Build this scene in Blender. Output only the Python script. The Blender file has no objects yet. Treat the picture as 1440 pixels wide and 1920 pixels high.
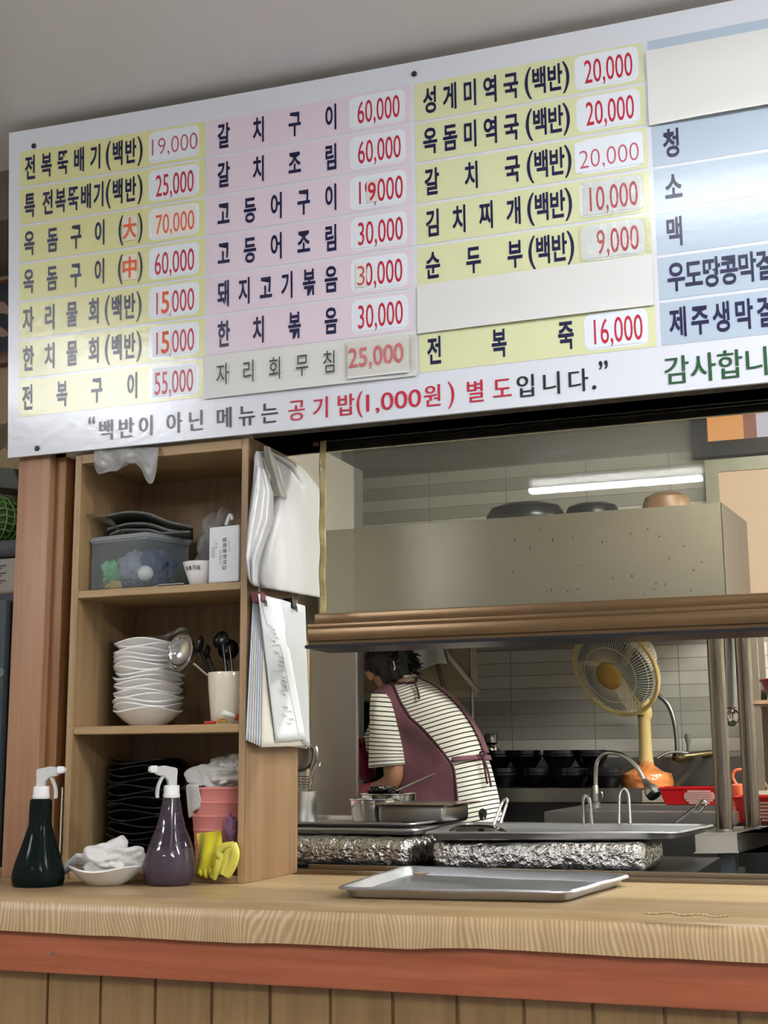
import bpy, bmesh, math, random
from mathutils import Vector, Matrix, noise
random.seed(7)
SC = bpy.context.scene
COL = SC.collection
PI = math.pi

# ------------------------------------------------------------------ camera
FPX = 2500.0
YAW, PIT, ROL = math.radians(20.249), math.radians(10.4435), math.radians(-0.4647)
CAM = Vector((0.0, -2.4, 1.15))
FW = Vector((-math.sin(YAW)*math.cos(PIT), math.cos(YAW)*math.cos(PIT), math.sin(PIT)))
_rt = Vector((math.cos(YAW), math.sin(YAW), 0)); _up = _rt.cross(FW)
RT = math.cos(ROL)*_rt + math.sin(ROL)*_up
UP = -math.sin(ROL)*_rt + math.cos(ROL)*_up
cd = bpy.data.cameras.new('camera'); cam = bpy.data.objects.new('camera', cd); COL.objects.link(cam)
cd.sensor_fit = 'HORIZONTAL'; cd.sensor_width = 36; cd.lens = FPX/1440*36; cd.clip_start = 0.05
m = Matrix.Identity(4)
for i in range(3):
    m[i][0] = RT[i]; m[i][1] = UP[i]; m[i][2] = -FW[i]; m[i][3] = CAM[i]
cam.matrix_world = m
SC.camera = cam

# ------------------------------------------------------------------ world, exposure, light levels
LAMP = 44.0          # dining room ceiling lamps and added fill lamps (emission strength)
LAMP_N = 20.0        # lamp nearest the board
LAMP_K = 110.0         # kitchen lamp and the added one past the hood
SC.view_settings.view_transform = 'Standard'; SC.view_settings.look = 'None'
SC.view_settings.gamma = 1.0; SC.view_settings.exposure = 0.32; SC.view_settings.use_curve_mapping = False
SC.cycles.use_denoising = True
SC.cycles.max_bounces = 10; SC.cycles.transparent_max_bounces = 16
SC.cycles.sample_clamp_indirect = 6.0
w = bpy.data.worlds.new('world'); SC.world = w; w.use_nodes = True
w.node_tree.nodes['Background'].inputs[0].default_value = (0.9, 0.93, 1.0, 1)
w.node_tree.nodes['Background'].inputs[1].default_value = 0.10

# ------------------------------------------------------------------ pixel rays (measured on the photograph) to places in the room
def ray(px, py): return FW + RT*((px-720)/FPX) + UP*((960-py)/FPX)
def at(px, py, Y):
    d = ray(px, py); return CAM + d*((Y-CAM.y)/d.y)
def atz(px, py, Z):
    d = ray(px, py); return CAM + d*((Z-CAM.z)/d.z)
def atx(px, py, X):
    d = ray(px, py); return CAM + d*((X-CAM.x)/d.x)
def mpp(p): return (Vector(p)-CAM).dot(FW)/FPX      # metres per pixel at a point

# ------------------------------------------------------------------ materials
def lin(c): return c/12.92 if c <= .04045 else ((c+.055)/1.055)**2.4
def rgb(h):
    h = h.lstrip('#'); return tuple(lin(int(h[i:i+2], 16)/255) for i in (0, 2, 4)) + (1,)
MATS = {}
def N(nt, t, **kw):
    n = nt.nodes.new(t)
    for k, v in kw.items(): setattr(n, k, v)
    return n
def mat(name, color, rough=.5, metal=0., spec=.5, bump=0., bscale=60., var=0., vscale=8., stretch=None, trans=0., ior=1.45,
        emit=None, estr=0., alpha=1., sheen=0., rvar=0., coat=0.):
    if name in MATS: return MATS[name]
    M = bpy.data.materials.new(name); M.use_nodes = True; nt = M.node_tree; b = nt.nodes['Principled BSDF']
    c = rgb(color)
    b.inputs['Base Color'].default_value = c; b.inputs['Roughness'].default_value = rough
    b.inputs['Metallic'].default_value = metal; b.inputs['Specular IOR Level'].default_value = spec
    b.inputs['Transmission Weight'].default_value = trans; b.inputs['IOR'].default_value = ior
    b.inputs['Alpha'].default_value = alpha; b.inputs['Sheen Weight'].default_value = sheen
    b.inputs['Coat Weight'].default_value = coat
    if emit: b.inputs['Emission Color'].default_value = rgb(emit); b.inputs['Emission Strength'].default_value = estr
    if bump or var or rvar:
        tc = N(nt, 'ShaderNodeTexCoord'); mp = N(nt, 'ShaderNodeMapping')
        if stretch: mp.inputs['Scale'].default_value = stretch
        nt.links.new(tc.outputs['Object'], mp.inputs[0])
    if var:
        n = N(nt, 'ShaderNodeTexNoise'); n.inputs['Scale'].default_value = vscale; n.inputs['Detail'].default_value = 6
        nt.links.new(mp.outputs[0], n.inputs['Vector'])
        r = N(nt, 'ShaderNodeValToRGB'); r.color_ramp.elements[0].position = .3; r.color_ramp.elements[1].position = .7
        r.color_ramp.elements[0].color = tuple(x*(1-var) for x in c[:3])+(1,)
        r.color_ramp.elements[1].color = tuple(min(1, x*(1+var)) for x in c[:3])+(1,)
        nt.links.new(n.outputs[0], r.inputs[0]); nt.links.new(r.outputs[0], b.inputs['Base Color'])
    if rvar:
        n = N(nt, 'ShaderNodeTexNoise'); n.inputs['Scale'].default_value = vscale*.7; n.inputs['Detail'].default_value = 5
        nt.links.new(mp.outputs[0], n.inputs['Vector'])
        r = N(nt, 'ShaderNodeMapRange'); r.inputs[3].default_value = max(0, rough-rvar); r.inputs[4].default_value = rough+rvar
        nt.links.new(n.outputs[0], r.inputs[0]); nt.links.new(r.outputs[0], b.inputs['Roughness'])
    if bump:
        n = N(nt, 'ShaderNodeTexNoise'); n.inputs['Scale'].default_value = bscale; n.inputs['Detail'].default_value = 4
        nt.links.new(mp.outputs[0], n.inputs['Vector'])
        bp = N(nt, 'ShaderNodeBump'); bp.inputs['Strength'].default_value = bump; bp.inputs['Distance'].default_value = .01
        nt.links.new(n.outputs[0], bp.inputs['Height']); nt.links.new(bp.outputs[0], b.inputs['Normal'])
    MATS[name] = M; return M

def wood(name, c1, c2, rough=.5, scale=(60, 60, 2.5), nscale=1.0, lines=0.0, bump=.05):
    """streaky grain running along the axis with the small scale"""
    M = bpy.data.materials.new(name); M.use_nodes = True; nt = M.node_tree; b = nt.nodes['Principled BSDF']
    b.inputs['Roughness'].default_value = rough
    tc = N(nt, 'ShaderNodeTexCoord'); mp = N(nt, 'ShaderNodeMapping'); mp.inputs['Scale'].default_value = scale
    nt.links.new(tc.outputs['Object'], mp.inputs[0])
    n = N(nt, 'ShaderNodeTexNoise'); n.inputs['Scale'].default_value = nscale; n.inputs['Detail'].default_value = 8
    n.inputs['Roughness'].default_value = .62; n.inputs['Distortion'].default_value = .35
    nt.links.new(mp.outputs[0], n.inputs['Vector'])
    r = N(nt, 'ShaderNodeValToRGB'); e = r.color_ramp.elements
    e[0].position = .32; e[0].color = rgb(c2); e[1].position = .62; e[1].color = rgb(c1)
    nt.links.new(n.outputs[0], r.inputs[0]); out = r.outputs[0]
    # broad tone change from board to board
    n2 = N(nt, 'ShaderNodeTexNoise'); n2.inputs['Scale'].default_value = 3.0; nt.links.new(tc.outputs['Object'], n2.inputs['Vector'])
    mx = N(nt, 'ShaderNodeMix', data_type='RGBA', blend_type='MULTIPLY'); mx.inputs[0].default_value = .35
    r2 = N(nt, 'ShaderNodeValToRGB'); r2.color_ramp.elements[0].color = (.62, .6, .58, 1); r2.color_ramp.elements[1].color = (1, 1, 1, 1)
    nt.links.new(n2.outputs[0], r2.inputs[0]); nt.links.new(out, mx.inputs[6]); nt.links.new(r2.outputs[0], mx.inputs[7]); out = mx.outputs[2]
    if lines:
        # growth lines: x warped by slow noise, which closes into arches now and then
        mp2 = N(nt, 'ShaderNodeMapping'); mp2.inputs['Scale'].default_value = (5.5, 5.5, 3.2); nt.links.new(tc.outputs['Object'], mp2.inputs[0])
        nz = N(nt, 'ShaderNodeTexNoise'); nz.inputs['Scale'].default_value = 1.0; nz.inputs['Detail'].default_value = 1.5; nt.links.new(mp2.outputs[0], nz.inputs['Vector'])
        sp = N(nt, 'ShaderNodeSeparateXYZ'); nt.links.new(tc.outputs['Object'], sp.inputs[0])
        k1 = N(nt, 'ShaderNodeMath', operation='MULTIPLY'); k1.inputs[1].default_value = lines; nt.links.new(sp.outputs[0], k1.inputs[0])
        k2 = N(nt, 'ShaderNodeMath', operation='MULTIPLY_ADD'); k2.inputs[1].default_value = lines*.22; nt.links.new(nz.outputs[0], k2.inputs[0]); nt.links.new(k1.outputs[0], k2.inputs[2])
        sn = N(nt, 'ShaderNodeMath', operation='SINE'); nt.links.new(k2.outputs[0], sn.inputs[0])
        r3 = N(nt, 'ShaderNodeValToRGB'); r3.color_ramp.elements[0].position = .25; r3.color_ramp.elements[0].color = (.80, .75, .66, 1); r3.color_ramp.elements[1].position = .95; r3.color_ramp.elements[1].color = (1.12, 1.12, 1.12, 1)
        h = N(nt, 'ShaderNodeMath', operation='MULTIPLY_ADD'); h.inputs[1].default_value = .5; h.inputs[2].default_value = .5; nt.links.new(sn.outputs[0], h.inputs[0]); nt.links.new(h.outputs[0], r3.inputs[0])
        m3 = N(nt, 'ShaderNodeMix', data_type='RGBA', blend_type='MULTIPLY'); m3.inputs[0].default_value = 1.0
        nt.links.new(out, m3.inputs[6]); nt.links.new(r3.outputs[0], m3.inputs[7]); out = m3.outputs[2]
    if 0:
        wv = N(nt, 'ShaderNodeTexWave', wave_type='BANDS', bands_direction='X'); wv.inputs['Scale'].default_value = lines
        wv.inputs['Distortion'].default_value = 7; wv.inputs['Detail'].default_value = 3; wv.inputs['Detail Scale'].default_value = .6
        mp2 = N(nt, 'ShaderNodeMapping'); mp2.inputs['Scale'].default_value = (1, .15, .22); nt.links.new(tc.outputs['Object'], mp2.inputs[0])
        nt.links.new(mp2.outputs[0], wv.inputs['Vector'])
        m3 = N(nt, 'ShaderNodeMix', data_type='RGBA', blend_type='MULTIPLY'); m3.inputs[0].default_value = .42
        r3 = N(nt, 'ShaderNodeValToRGB'); r3.color_ramp.elements[0].color = (.55, .45, .33, 1); r3.color_ramp.elements[1].color = (1, 1, 1, 1)
        r3.color_ramp.elements[1].position = .55
        nt.links.new(wv.outputs[1], r3.inputs[0]); nt.links.new(out, m3.inputs[6]); nt.links.new(r3.outputs[0], m3.inputs[7]); out = m3.outputs[2]
    nt.links.new(out, b.inputs['Base Color'])
    bp = N(nt, 'ShaderNodeBump'); bp.inputs['Strength'].default_value = bump; bp.inputs['Distance'].default_value = .004
    nt.links.new(n.outputs[0], bp.inputs['Height']); nt.links.new(bp.outputs[0], b.inputs['Normal'])
    MATS[name] = M; return M

def clear(name, tint, rough=.04, amount=.5, f_ior=1.45, bump=0, bscale=40, body='#ffffff', body_w=0.0):
    """thin clear sheet: see-through mixed with a clear gloss and a little milky body"""
    M = bpy.data.materials.new(name); M.use_nodes = True; nt = M.node_tree; nt.nodes.clear()
    o = N(nt, 'ShaderNodeOutputMaterial'); t = N(nt, 'ShaderNodeBsdfTransparent'); t.inputs[0].default_value = rgb(tint)
    g = N(nt, 'ShaderNodeBsdfGlossy'); g.inputs['Roughness'].default_value = rough
    lw = N(nt, 'ShaderNodeLayerWeight'); pw = N(nt, 'ShaderNodeMath', operation='POWER'); pw.inputs[1].default_value = 5
    nt.links.new(lw.outputs['Facing'], pw.inputs[0]); r0 = ((f_ior-1)/(f_ior+1))**2
    fr = N(nt, 'ShaderNodeMath', operation='MULTIPLY_ADD'); fr.inputs[1].default_value = 1-r0; fr.inputs[2].default_value = r0; nt.links.new(pw.outputs[0], fr.inputs[0])
    a = t.outputs[0]
    if body_w:
        d = N(nt, 'ShaderNodeBsdfDiffuse'); d.inputs[0].default_value = rgb(body)
        tl = N(nt, 'ShaderNodeBsdfTranslucent'); tl.inputs[0].default_value = rgb(body)
        ad = N(nt, 'ShaderNodeMixShader'); ad.inputs[0].default_value = .35; nt.links.new(d.outputs[0], ad.inputs[1]); nt.links.new(tl.outputs[0], ad.inputs[2])
        mx = N(nt, 'ShaderNodeMixShader'); mx.inputs[0].default_value = body_w; nt.links.new(a, mx.inputs[1]); nt.links.new(ad.outputs[0], mx.inputs[2]); a = mx.outputs[0]
    m2 = N(nt, 'ShaderNodeMixShader'); nt.links.new(fr.outputs[0], m2.inputs[0]); nt.links.new(a, m2.inputs[1]); nt.links.new(g.outputs[0], m2.inputs[2])
    if bump:
        tc = N(nt, 'ShaderNodeTexCoord'); n = N(nt, 'ShaderNodeTexNoise'); n.inputs['Scale'].default_value = bscale; n.inputs['Detail'].default_value = 4
        nt.links.new(tc.outputs['Object'], n.inputs['Vector']); bp = N(nt, 'ShaderNodeBump'); bp.inputs['Strength'].default_value = bump
        bp.inputs['Distance'].default_value = .02; nt.links.new(n.outputs[0], bp.inputs['Height'])
        nt.links.new(bp.outputs[0], g.inputs['Normal'])
    nt.links.new(m2.outputs[0], o.inputs[0]); MATS[name] = M; return M

steel = mat('brushed_steel', '#b9b7b2', .3, 1, rvar=.06, vscale=6)
steel_dk = mat('worn_steel', '#8f8d8a', .33, 1, rvar=.1, vscale=5)
chrome = mat('polished_steel', '#c8c6c2', .13, 1, rvar=.05, vscale=20)
white_pl = mat('white_plastic', '#e6e6e2', .4)
black_pl = mat('black_plastic', '#0c0c0e', .3)
ceramic = mat('white_ceramic', '#e9e7e1', .18, coat=.3)
black_cer = mat('black_ceramic', '#0d0e12', .28)
cloth_w = mat('white_cotton', '#d3d0c9', .95, bump=.25, bscale=260, sheen=.2, var=.05, vscale=30)
paper = mat('white_paper', '#dcdde0', .7, bump=.04, bscale=30)
skin = mat('skin', '#a87a5e', .55, var=.06, vscale=20)
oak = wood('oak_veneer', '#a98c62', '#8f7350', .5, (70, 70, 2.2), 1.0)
oak_h = wood('oak_veneer_flat', '#ae9166', '#94784f', .5, (2.2, 70, 70), 1.0)

# ------------------------------------------------------------------ mesh helpers
ORG = {}
def empty(name, loc=(0, 0, 0)):
    o = bpy.data.objects.new(name, None); COL.objects.link(o); o.location = loc; o.empty_display_size = .05
    ORG[o.name] = Vector(loc); return o
def tag(o, label=None, cat=None, group=None, kind=None):
    if label: o['label'] = label
    if cat: o['category'] = cat
    if group: o['group'] = group
    if kind: o['kind'] = kind
    return o
def thing(name, label, cat, loc, group=None, kind=None): return tag(empty(name, loc), label, cat, group, kind)
def obj(name, bm, material, parent=None, smooth=True, label=None, sub=0, angle=40, solid=0, recalc=True):
    if recalc: bmesh.ops.recalc_face_normals(bm, faces=bm.faces)
    org = ORG[parent.name] if parent else None
    if org is not None: bmesh.ops.translate(bm, verts=bm.verts, vec=-org)
    me = bpy.data.meshes.new(name); bm.to_mesh(me); bm.free()
    o = bpy.data.objects.new(name, me); COL.objects.link(o)
    if material: me.materials.append(material)
    if smooth:
        me.polygons.foreach_set('use_smooth', [True]*len(me.polygons))
        try: me.set_sharp_from_angle(angle=math.radians(angle))
        except Exception: pass
    if parent: o.parent = parent; ORG[o.name] = org
    else: ORG[o.name] = Vector((0, 0, 0))
    if label: o['label'] = label
    if solid: s = o.modifiers.new('thick', 'SOLIDIFY'); s.thickness = solid; s.offset = 0
    if sub: s = o.modifiers.new('sub', 'SUBSURF'); s.levels = sub; s.render_levels = sub
    return o
def single(name, bm, material, label, cat, group=None, kind=None, **kw):
    """a thing that is one mesh, origin at the middle of its foot"""
    bmesh.ops.recalc_face_normals(bm, faces=bm.faces)
    xs = [v.co for v in bm.verts]
    c = Vector((sum(v.x for v in xs)/len(xs), sum(v.y for v in xs)/len(xs), min(v.z for v in xs)))
    bmesh.ops.translate(bm, verts=bm.verts, vec=-c)
    o = obj(name, bm, material, None, **kw); o.location = c; ORG[o.name] = c
    return tag(o, label, cat, group, kind)
def struct(name, bm, material, parent=None, **kw):
    o = obj(name, bm, material, parent, **kw)
    if not parent: o['kind'] = 'structure'
    return o
def dup(root, loc, label=None, group=None):
    def cp(o, par):
        c = o.copy(); COL.objects.link(c)
        if par: c.parent = par
        for ch in list(o.children): cp(ch, c)
        return c
    r = cp(root, None); r.location = loc; ORG[r.name] = Vector(loc)
    if label: r['label'] = label
    if group: r['group'] = group
    return r
def nb(): return bmesh.new()
def box(bm, x0, x1, y0, y1, z0, z1, bev=0, seg=2, rot=None, about=None):
    r = bmesh.ops.create_cube(bm, size=1); vs = r['verts']
    for v in vs: v.co = Vector((x0+(v.co.x+.5)*(x1-x0), y0+(v.co.y+.5)*(y1-y0), z0+(v.co.z+.5)*(z1-z0)))
    if bev:
        es = {e for v in vs for e in v.link_edges}
        r = bmesh.ops.bevel(bm, geom=list(es), offset=bev, segments=seg, affect='EDGES', profile=.5)
        vs = list({v for f in r['faces'] for v in f.verts} | {v for v in vs if v.is_valid})
    if rot is not None:
        c = Vector(about) if about is not None else Vector(((x0+x1)/2, (y0+y1)/2, (z0+z1)/2))
        bmesh.ops.rotate(bm, verts=vs, cent=c, matrix=rot)
    return bm
def bx(*a, **k): return box(nb(), *a, **k)
def lathe(bm, prof, c, n=40, wob=None, axis=None, close=True):
    """prof: (radius, height) pairs; wob(theta, k) -> (dr, dz); axis: direction of the turning axis"""
    c = Vector(c); rings = []
    M = Vector((0, 0, 1)).rotation_difference(Vector(axis)).to_matrix() if axis is not None else Matrix.Identity(3)
    for k, (r, h) in enumerate(prof):
        ring = []
        for i in range(n):
            th = 2*PI*i/n; dr, dz = wob(th, k) if wob else (0, 0)
            ring.append(bm.verts.new(c + M @ Vector(((r+dr)*math.cos(th), (r+dr)*math.sin(th), h+dz))))
        rings.append(ring)
    for a, b in zip(rings, rings[1:]):
        for i in range(n): bm.faces.new((a[i], a[(i+1) % n], b[(i+1) % n], b[i]))
    if close:
        if prof[0][0] > 1e-6: bm.faces.new(rings[0][::-1])
        if prof[-1][0] > 1e-6: bm.faces.new(rings[-1])
    return bm
def tube(bm, pts, r, n=10, cap=True, smooth_n=0):
    P = [Vector(p) for p in pts]
    R = list(r) if isinstance(r, (list, tuple)) else [r]*len(P)
    if smooth_n:
        Q, S = [], []
        for i in range(len(P)-1):
            p0, p1, p2, p3 = P[max(i-1, 0)], P[i], P[i+1], P[min(i+2, len(P)-1)]
            for k in range(smooth_n):
                t = k/smooth_n
                Q.append(.5*((2*p1)+(p2-p0)*t+(2*p0-5*p1+4*p2-p3)*t*t+(3*p1-p0-3*p2+p3)*t**3)); S.append(R[i]+(R[i+1]-R[i])*t)
        Q.append(P[-1]); S.append(R[-1]); P, R = Q, S
    up = None; rings = []
    for i, p in enumerate(P):
        d = (P[min(i+1, len(P)-1)]-P[max(i-1, 0)])
        if d.length < 1e-9: d = Vector((0, 0, 1))
        d.normalize()
        if up is None: up = d.orthogonal().normalized()
        up = (up-d*up.dot(d))
        if up.length < 1e-6: up = d.orthogonal()
        up.normalize(); sd = d.cross(up)
        rings.append([bm.verts.new(p+(up*math.cos(2*PI*k/n)+sd*math.sin(2*PI*k/n))*R[i]) for k in range(n)])
    for a, b in zip(rings, rings[1:]):
        for k in range(n): bm.faces.new((a[k], a[(k+1) % n], b[(k+1) % n], b[k]))
    if cap: bm.faces.new(rings[0][::-1]); bm.faces.new(rings[-1])
    return bm
def prism(bm, pts, vec, bev=0):
    a = [bm.verts.new(Vector(p)) for p in pts]; b = [bm.verts.new(Vector(p)+Vector(vec)) for p in pts]
    n = len(a); fs = [bm.faces.new(a[::-1]), bm.faces.new(b)]
    for i in range(n): fs.append(bm.faces.new((a[i], a[(i+1) % n], b[(i+1) % n], b[i])))
    bmesh.ops.recalc_face_normals(bm, faces=fs)
    if bev: bmesh.ops.bevel(bm, geom=list({e for v in a+b for e in v.link_edges}), offset=bev, segments=2, affect='EDGES')
    return bm
def grid(bm, f, nu, nv, uv=None, cu=False):
    L = bm.loops.layers.uv.verify() if uv else None
    V = [[bm.verts.new(f(i/nu, j/nv)) for i in range(nu if cu else nu+1)] for j in range(nv+1)]
    for j in range(nv):
        for i in range(nu):
            i2 = (i+1) % nu if cu else i+1
            fc = bm.faces.new((V[j][i], V[j][i2], V[j+1][i2], V[j+1][i]))
            if uv:
                for lp, (a, b) in zip(fc.loops, ((i, j), (i+1, j), (i+1, j+1), (i, j+1))): lp[L].uv = uv(a/nu, b/nv)
    return bm
def ridged(p, seed=0):
    q = Vector(p)+Vector((seed*13.7, seed*7.3, seed*3.1)); s, a = 0, 1
    for k in range(3):
        s += a*(1-abs(noise.noise(q)*2)); a *= .5; q = q*2.1
    return s
def heap(bm, c, size, seed=0, amp=.25, fr=3., sub=5, flat=.3, rz=0., soft=2):
    """crumpled cloth / film: ball with sharp folds, flattened where it lies"""
    r = bmesh.ops.create_icosphere(bm, subdivisions=sub, radius=1); c = Vector(c)
    ca, sa = math.cos(rz), math.sin(rz)
    for v in r['verts']:
        d = v.co.normalized()
        w_ = Vector((noise.noise(d*1.5+Vector((seed, 2, 1))), noise.noise(d*1.5+Vector((4, seed, 9))), noise.noise(d*1.5+Vector((7, 3, seed)))))*.5
        q = (d+w_)*fr*.5; s_ = Vector((seed*3.7, seed*1.3, 2.2))
        k = 1+amp*(abs(noise.noise(q+s_))*2.4-.55)+amp*.45*(abs(noise.noise(q*2.3+s_))*2-.4)+amp*.12*noise.noise(q*6)
        p = d*k
        if p.z < -flat: p.z = -flat-(p.z+flat)*.1*-1
        p = Vector((p.x*size[0], p.y*size[1], p.z*size[2]))
        v.co = c+Vector((p.x*ca-p.y*sa, p.x*sa+p.y*ca, p.z))
    for _ in range(soft): bmesh.ops.smooth_vert(bm, verts=r['verts'], factor=.5, use_axis_x=True, use_axis_y=True, use_axis_z=True)
    return bm
def interp(T, t):
    for (a, va), (b, vb) in zip(T, T[1:]):
        if t <= b: k = (t-a)/(b-a) if b > a else 0; return va+(vb-va)*max(0, min(1, k))
    return T[-1][1]
ORD = ['lowest', 'second from the bottom', 'third from the bottom', 'fourth from the bottom', 'fifth from the bottom', 'sixth from the bottom',
       'seventh from the bottom', 'eighth from the bottom', 'ninth from the bottom', 'tenth from the bottom', 'eleventh from the bottom',
       'twelfth from the bottom', 'thirteenth from the bottom', 'fourteenth from the bottom', 'fifteenth from the bottom', 'sixteenth from the bottom',
       'seventeenth from the bottom']

# ================================================================== THE ROOM
CZ = 0.913        # counter top
CEIL = 2.565
mt_ceil = mat('ceiling_film', '#d9d9da', .34, spec=.4, var=.02, vscale=2)
mt_wall = mat('beige_wall', '#cbbfa8', .8, bump=.03, bscale=40)
struct('floor', bx(-4.2, 2.6, -5.6, 3.0, -.1, 0), mat('floor_tile', '#8c8a88', .35, var=.12, vscale=5))
struct('floor_kitchen', bx(-1.76, 1.5, .34, 2.42, -.0005, .10), mat('kitchen_floor_tile', '#55524e', .4, var=.15, vscale=9))
b = bx(-4.2, 2.6, -5.6, .02, CEIL, CEIL+.05)
box(b, -4.2, -1.735, .02, .6, CEIL, CEIL+.05)
struct('ceiling', b, mt_ceil)
# thin joint strips between the ceiling panels
for k, y in enumerate((-.62, -1.85, -3.1)):
    struct('trim_%d' % (k+1), bx(-4.2, 2.6, y-.0012, y+.0012, CEIL-.0025, CEIL), mat('ceiling_joint', '#8d8a86', .5))
struct('ceiling_kitchen', bx(-2.4, 1.5, .2, 2.5, 2.52, 2.56), mat('kitchen_ceiling', '#8d8c85', .5, var=.05))
# wall above the serving window, behind the menu board
struct('wall_front', bx(-1.735, 2.6, .02, .2, 1.80, CEIL), mt_wall)
struct('wall_left', bx(-4.3, -4.2, -5.6, 3.0, 0, CEIL), mt_wall)
struct('wall_right', bx(2.6, 2.7, -5.6, 3.0, 0, CEIL), mat('bright_wall', '#dcdad6', .7))
struct('wall_dining', bx(-4.2, 2.6, -5.7, -5.6, 0, CEIL), mat('dining_wall', '#c9c6c1', .7, var=.05))
struct('wall_passage', bx(-4.2, -1.80, .50, .60, 0, CEIL), mat('passage_wall', '#9a8768', .8, bump=.03, bscale=30))
struct('wall_below', bx(-1.76, 2.6, .26, .34, 0, .80), mt_wall)
# kitchen: left wall with a step, tiled back wall, right wall
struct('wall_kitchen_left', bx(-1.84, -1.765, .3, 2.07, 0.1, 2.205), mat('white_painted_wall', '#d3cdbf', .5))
struct('trim_4', bx(-1.84, -1.762, 2.07, 2.15, .1, 2.205), mat('blue_grey_edge', '#8f9493', .4))
struct('wall_kitchen_side', bx(-2.05, -1.95, 1.25, 2.4, .1, 2.52), mat('grey_side_paint', '#9b9a90', .6))  # plain grey paint
struct('wall_kitchen_right', bx(1.4, 1.5, .3, 2.5, .1, 2.52), mat('kitchen_right_paint', '#a9a69c', .6))
def tile_mat():
    M = bpy.data.materials.new('wall_tile'); M.use_nodes = True; nt = M.node_tree; b = nt.nodes['Principled BSDF']
    b.inputs['Roughness'].default_value = .25
    tc = N(nt, 'ShaderNodeTexCoord'); sx = N(nt, 'ShaderNodeSeparateXYZ'); nt.links.new(tc.outputs['Object'], sx.inputs[0])
    row = N(nt, 'ShaderNodeMath', operation='MULTIPLY'); row.inputs[1].default_value = 1/.0465; nt.links.new(sx.outputs[2], row.inputs[0])
    fl = N(nt, 'ShaderNodeMath', operation='FLOOR'); nt.links.new(row.outputs[0], fl.inputs[0])
    wn = N(nt, 'ShaderNodeTexWhiteNoise', noise_dimensions='1D'); nt.links.new(fl.outputs[0], wn.inputs['W'])
    cr = N(nt, 'ShaderNodeValToRGB'); cr.color_ramp.interpolation = 'LINEAR'
    cr.color_ramp.elements[0].color = rgb('#807e77'); cr.color_ramp.elements[1].color = rgb('#cbc9c0')
    nt.links.new(wn.outputs[0], cr.inputs[0])
    cf = N(nt, 'ShaderNodeMath', operation='MULTIPLY'); cf.inputs[1].default_value = 1/.306; nt.links.new(sx.outputs[0], cf.inputs[0])
    co = N(nt, 'ShaderNodeMath', operation='ADD'); co.inputs[1].default_value = 10.18; nt.links.new(cf.outputs[0], co.inputs[0])
    fr = N(nt, 'ShaderNodeMath', operation='FRACT'); nt.links.new(co.outputs[0], fr.inputs[0])
    gt = N(nt, 'ShaderNodeMath', operation='LESS_THAN'); gt.inputs[1].default_value = .009; nt.links.new(fr.outputs[0], gt.inputs[0])
    fz = N(nt, 'ShaderNodeMath', operation='FRACT'); nt.links.new(row.outputs[0], fz.inputs[0])
    gz = N(nt, 'ShaderNodeMath', operation='LESS_THAN'); gz.inputs[1].default_value = .05; nt.links.new(fz.outputs[0], gz.inputs[0])
    mxm = N(nt, 'ShaderNodeMath', operation='MAXIMUM'); nt.links.new(gt.outputs[0], mxm.inputs[0]); nt.links.new(gz.outputs[0], mxm.inputs[1])
    mx = N(nt, 'ShaderNodeMix', data_type='RGBA'); nt.links.new(mxm.outputs[0], mx.inputs[0]); nt.links.new(cr.outputs[0], mx.inputs[6]); mx.inputs[7].default_value = rgb('#75726a')
    nt.links.new(mx.outputs[2], b.inputs['Base Color'])
    bp = N(nt, 'ShaderNodeBump'); bp.inputs['Strength'].default_value = .5; bp.inputs['Distance'].default_value = .012; nt.links.new(fz.outputs[0], bp.inputs['Height'])
    nt.links.new(bp.outputs[0], b.inputs['Normal']); return M
struct('wall_back', bx(-2.4, 1.5, 2.4, 2.5, .1, 2.235), tile_mat())
struct('wall_back_upper', bx(-2.4, 1.5, 2.4, 2.5, 2.235, 2.52), mat('grey_wall_sheet', '#7d7d74', .3, .35, bump=.02, bscale=6, stretch=(1, 1, 14), var=.1, vscale=3))

# ---- ceiling lamps; the hanging ones and the one past the hood are added
glow = mat('lamp_diffuser', '#ffffff', .5, emit='#f6f8ff', estr=LAMP)
glow_k = mat('kitchen_lamp_diffuser', '#ffffff', .5, emit='#f4f5ee', estr=LAMP_K)
def lamp(x, y, lx, ly, z, label, g=glow, h=.05):
    t = thing('ceiling_light', label, 'ceiling light', (x, y, z), 'ceiling lamps')
    obj('housing', bx(x-lx/2-.01, x+lx/2+.01, y-ly/2-.01, y+ly/2+.01, z-h*.45, z, bev=.004), white_pl, t)
    obj('diffuser', bx(x-lx/2, x+lx/2, y-ly/2, y+ly/2, z-h, z-h*.45, bev=.006), g, t)
glow_n = mat('near_lamp_diffuser', '#ffffff', .5, emit='#f6f8ff', estr=LAMP_N)
def fill_pendant(x, y, z, label, lx=1.2, ly=.16, g=glow):  # added fill lamp out of view, evens out the dining room light
    t = thing('ceiling_light', label, 'ceiling light', (x, y, CEIL), 'ceiling lamps')
    obj('diffuser', bx(x-lx/2, x+lx/2, y-ly/2, y+ly/2, z-.03, z+.03, bev=.012), g, t)
    bb = nb(); tube(bb, [(x-lx*.35, y, z+.03), (x-lx*.35, y, CEIL)], .006, 8); tube(bb, [(x+lx*.35, y, z+.03), (x+lx*.35, y, CEIL)], .006, 8); obj('hanger', bb, white_pl, t)
lamp(.12, -.90, 1.2, .17, CEIL, 'flat ceiling lamp nearest the menu board', glow_n)
lamp(-2.75, -2.25, .55, .2, CEIL, 'short ceiling lamp over the far side of the dining room')
lamp(-1.175, -3.90, .86, .06, CEIL-.06, 'narrow tube lamp at the back of the dining room', h=.04)
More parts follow.
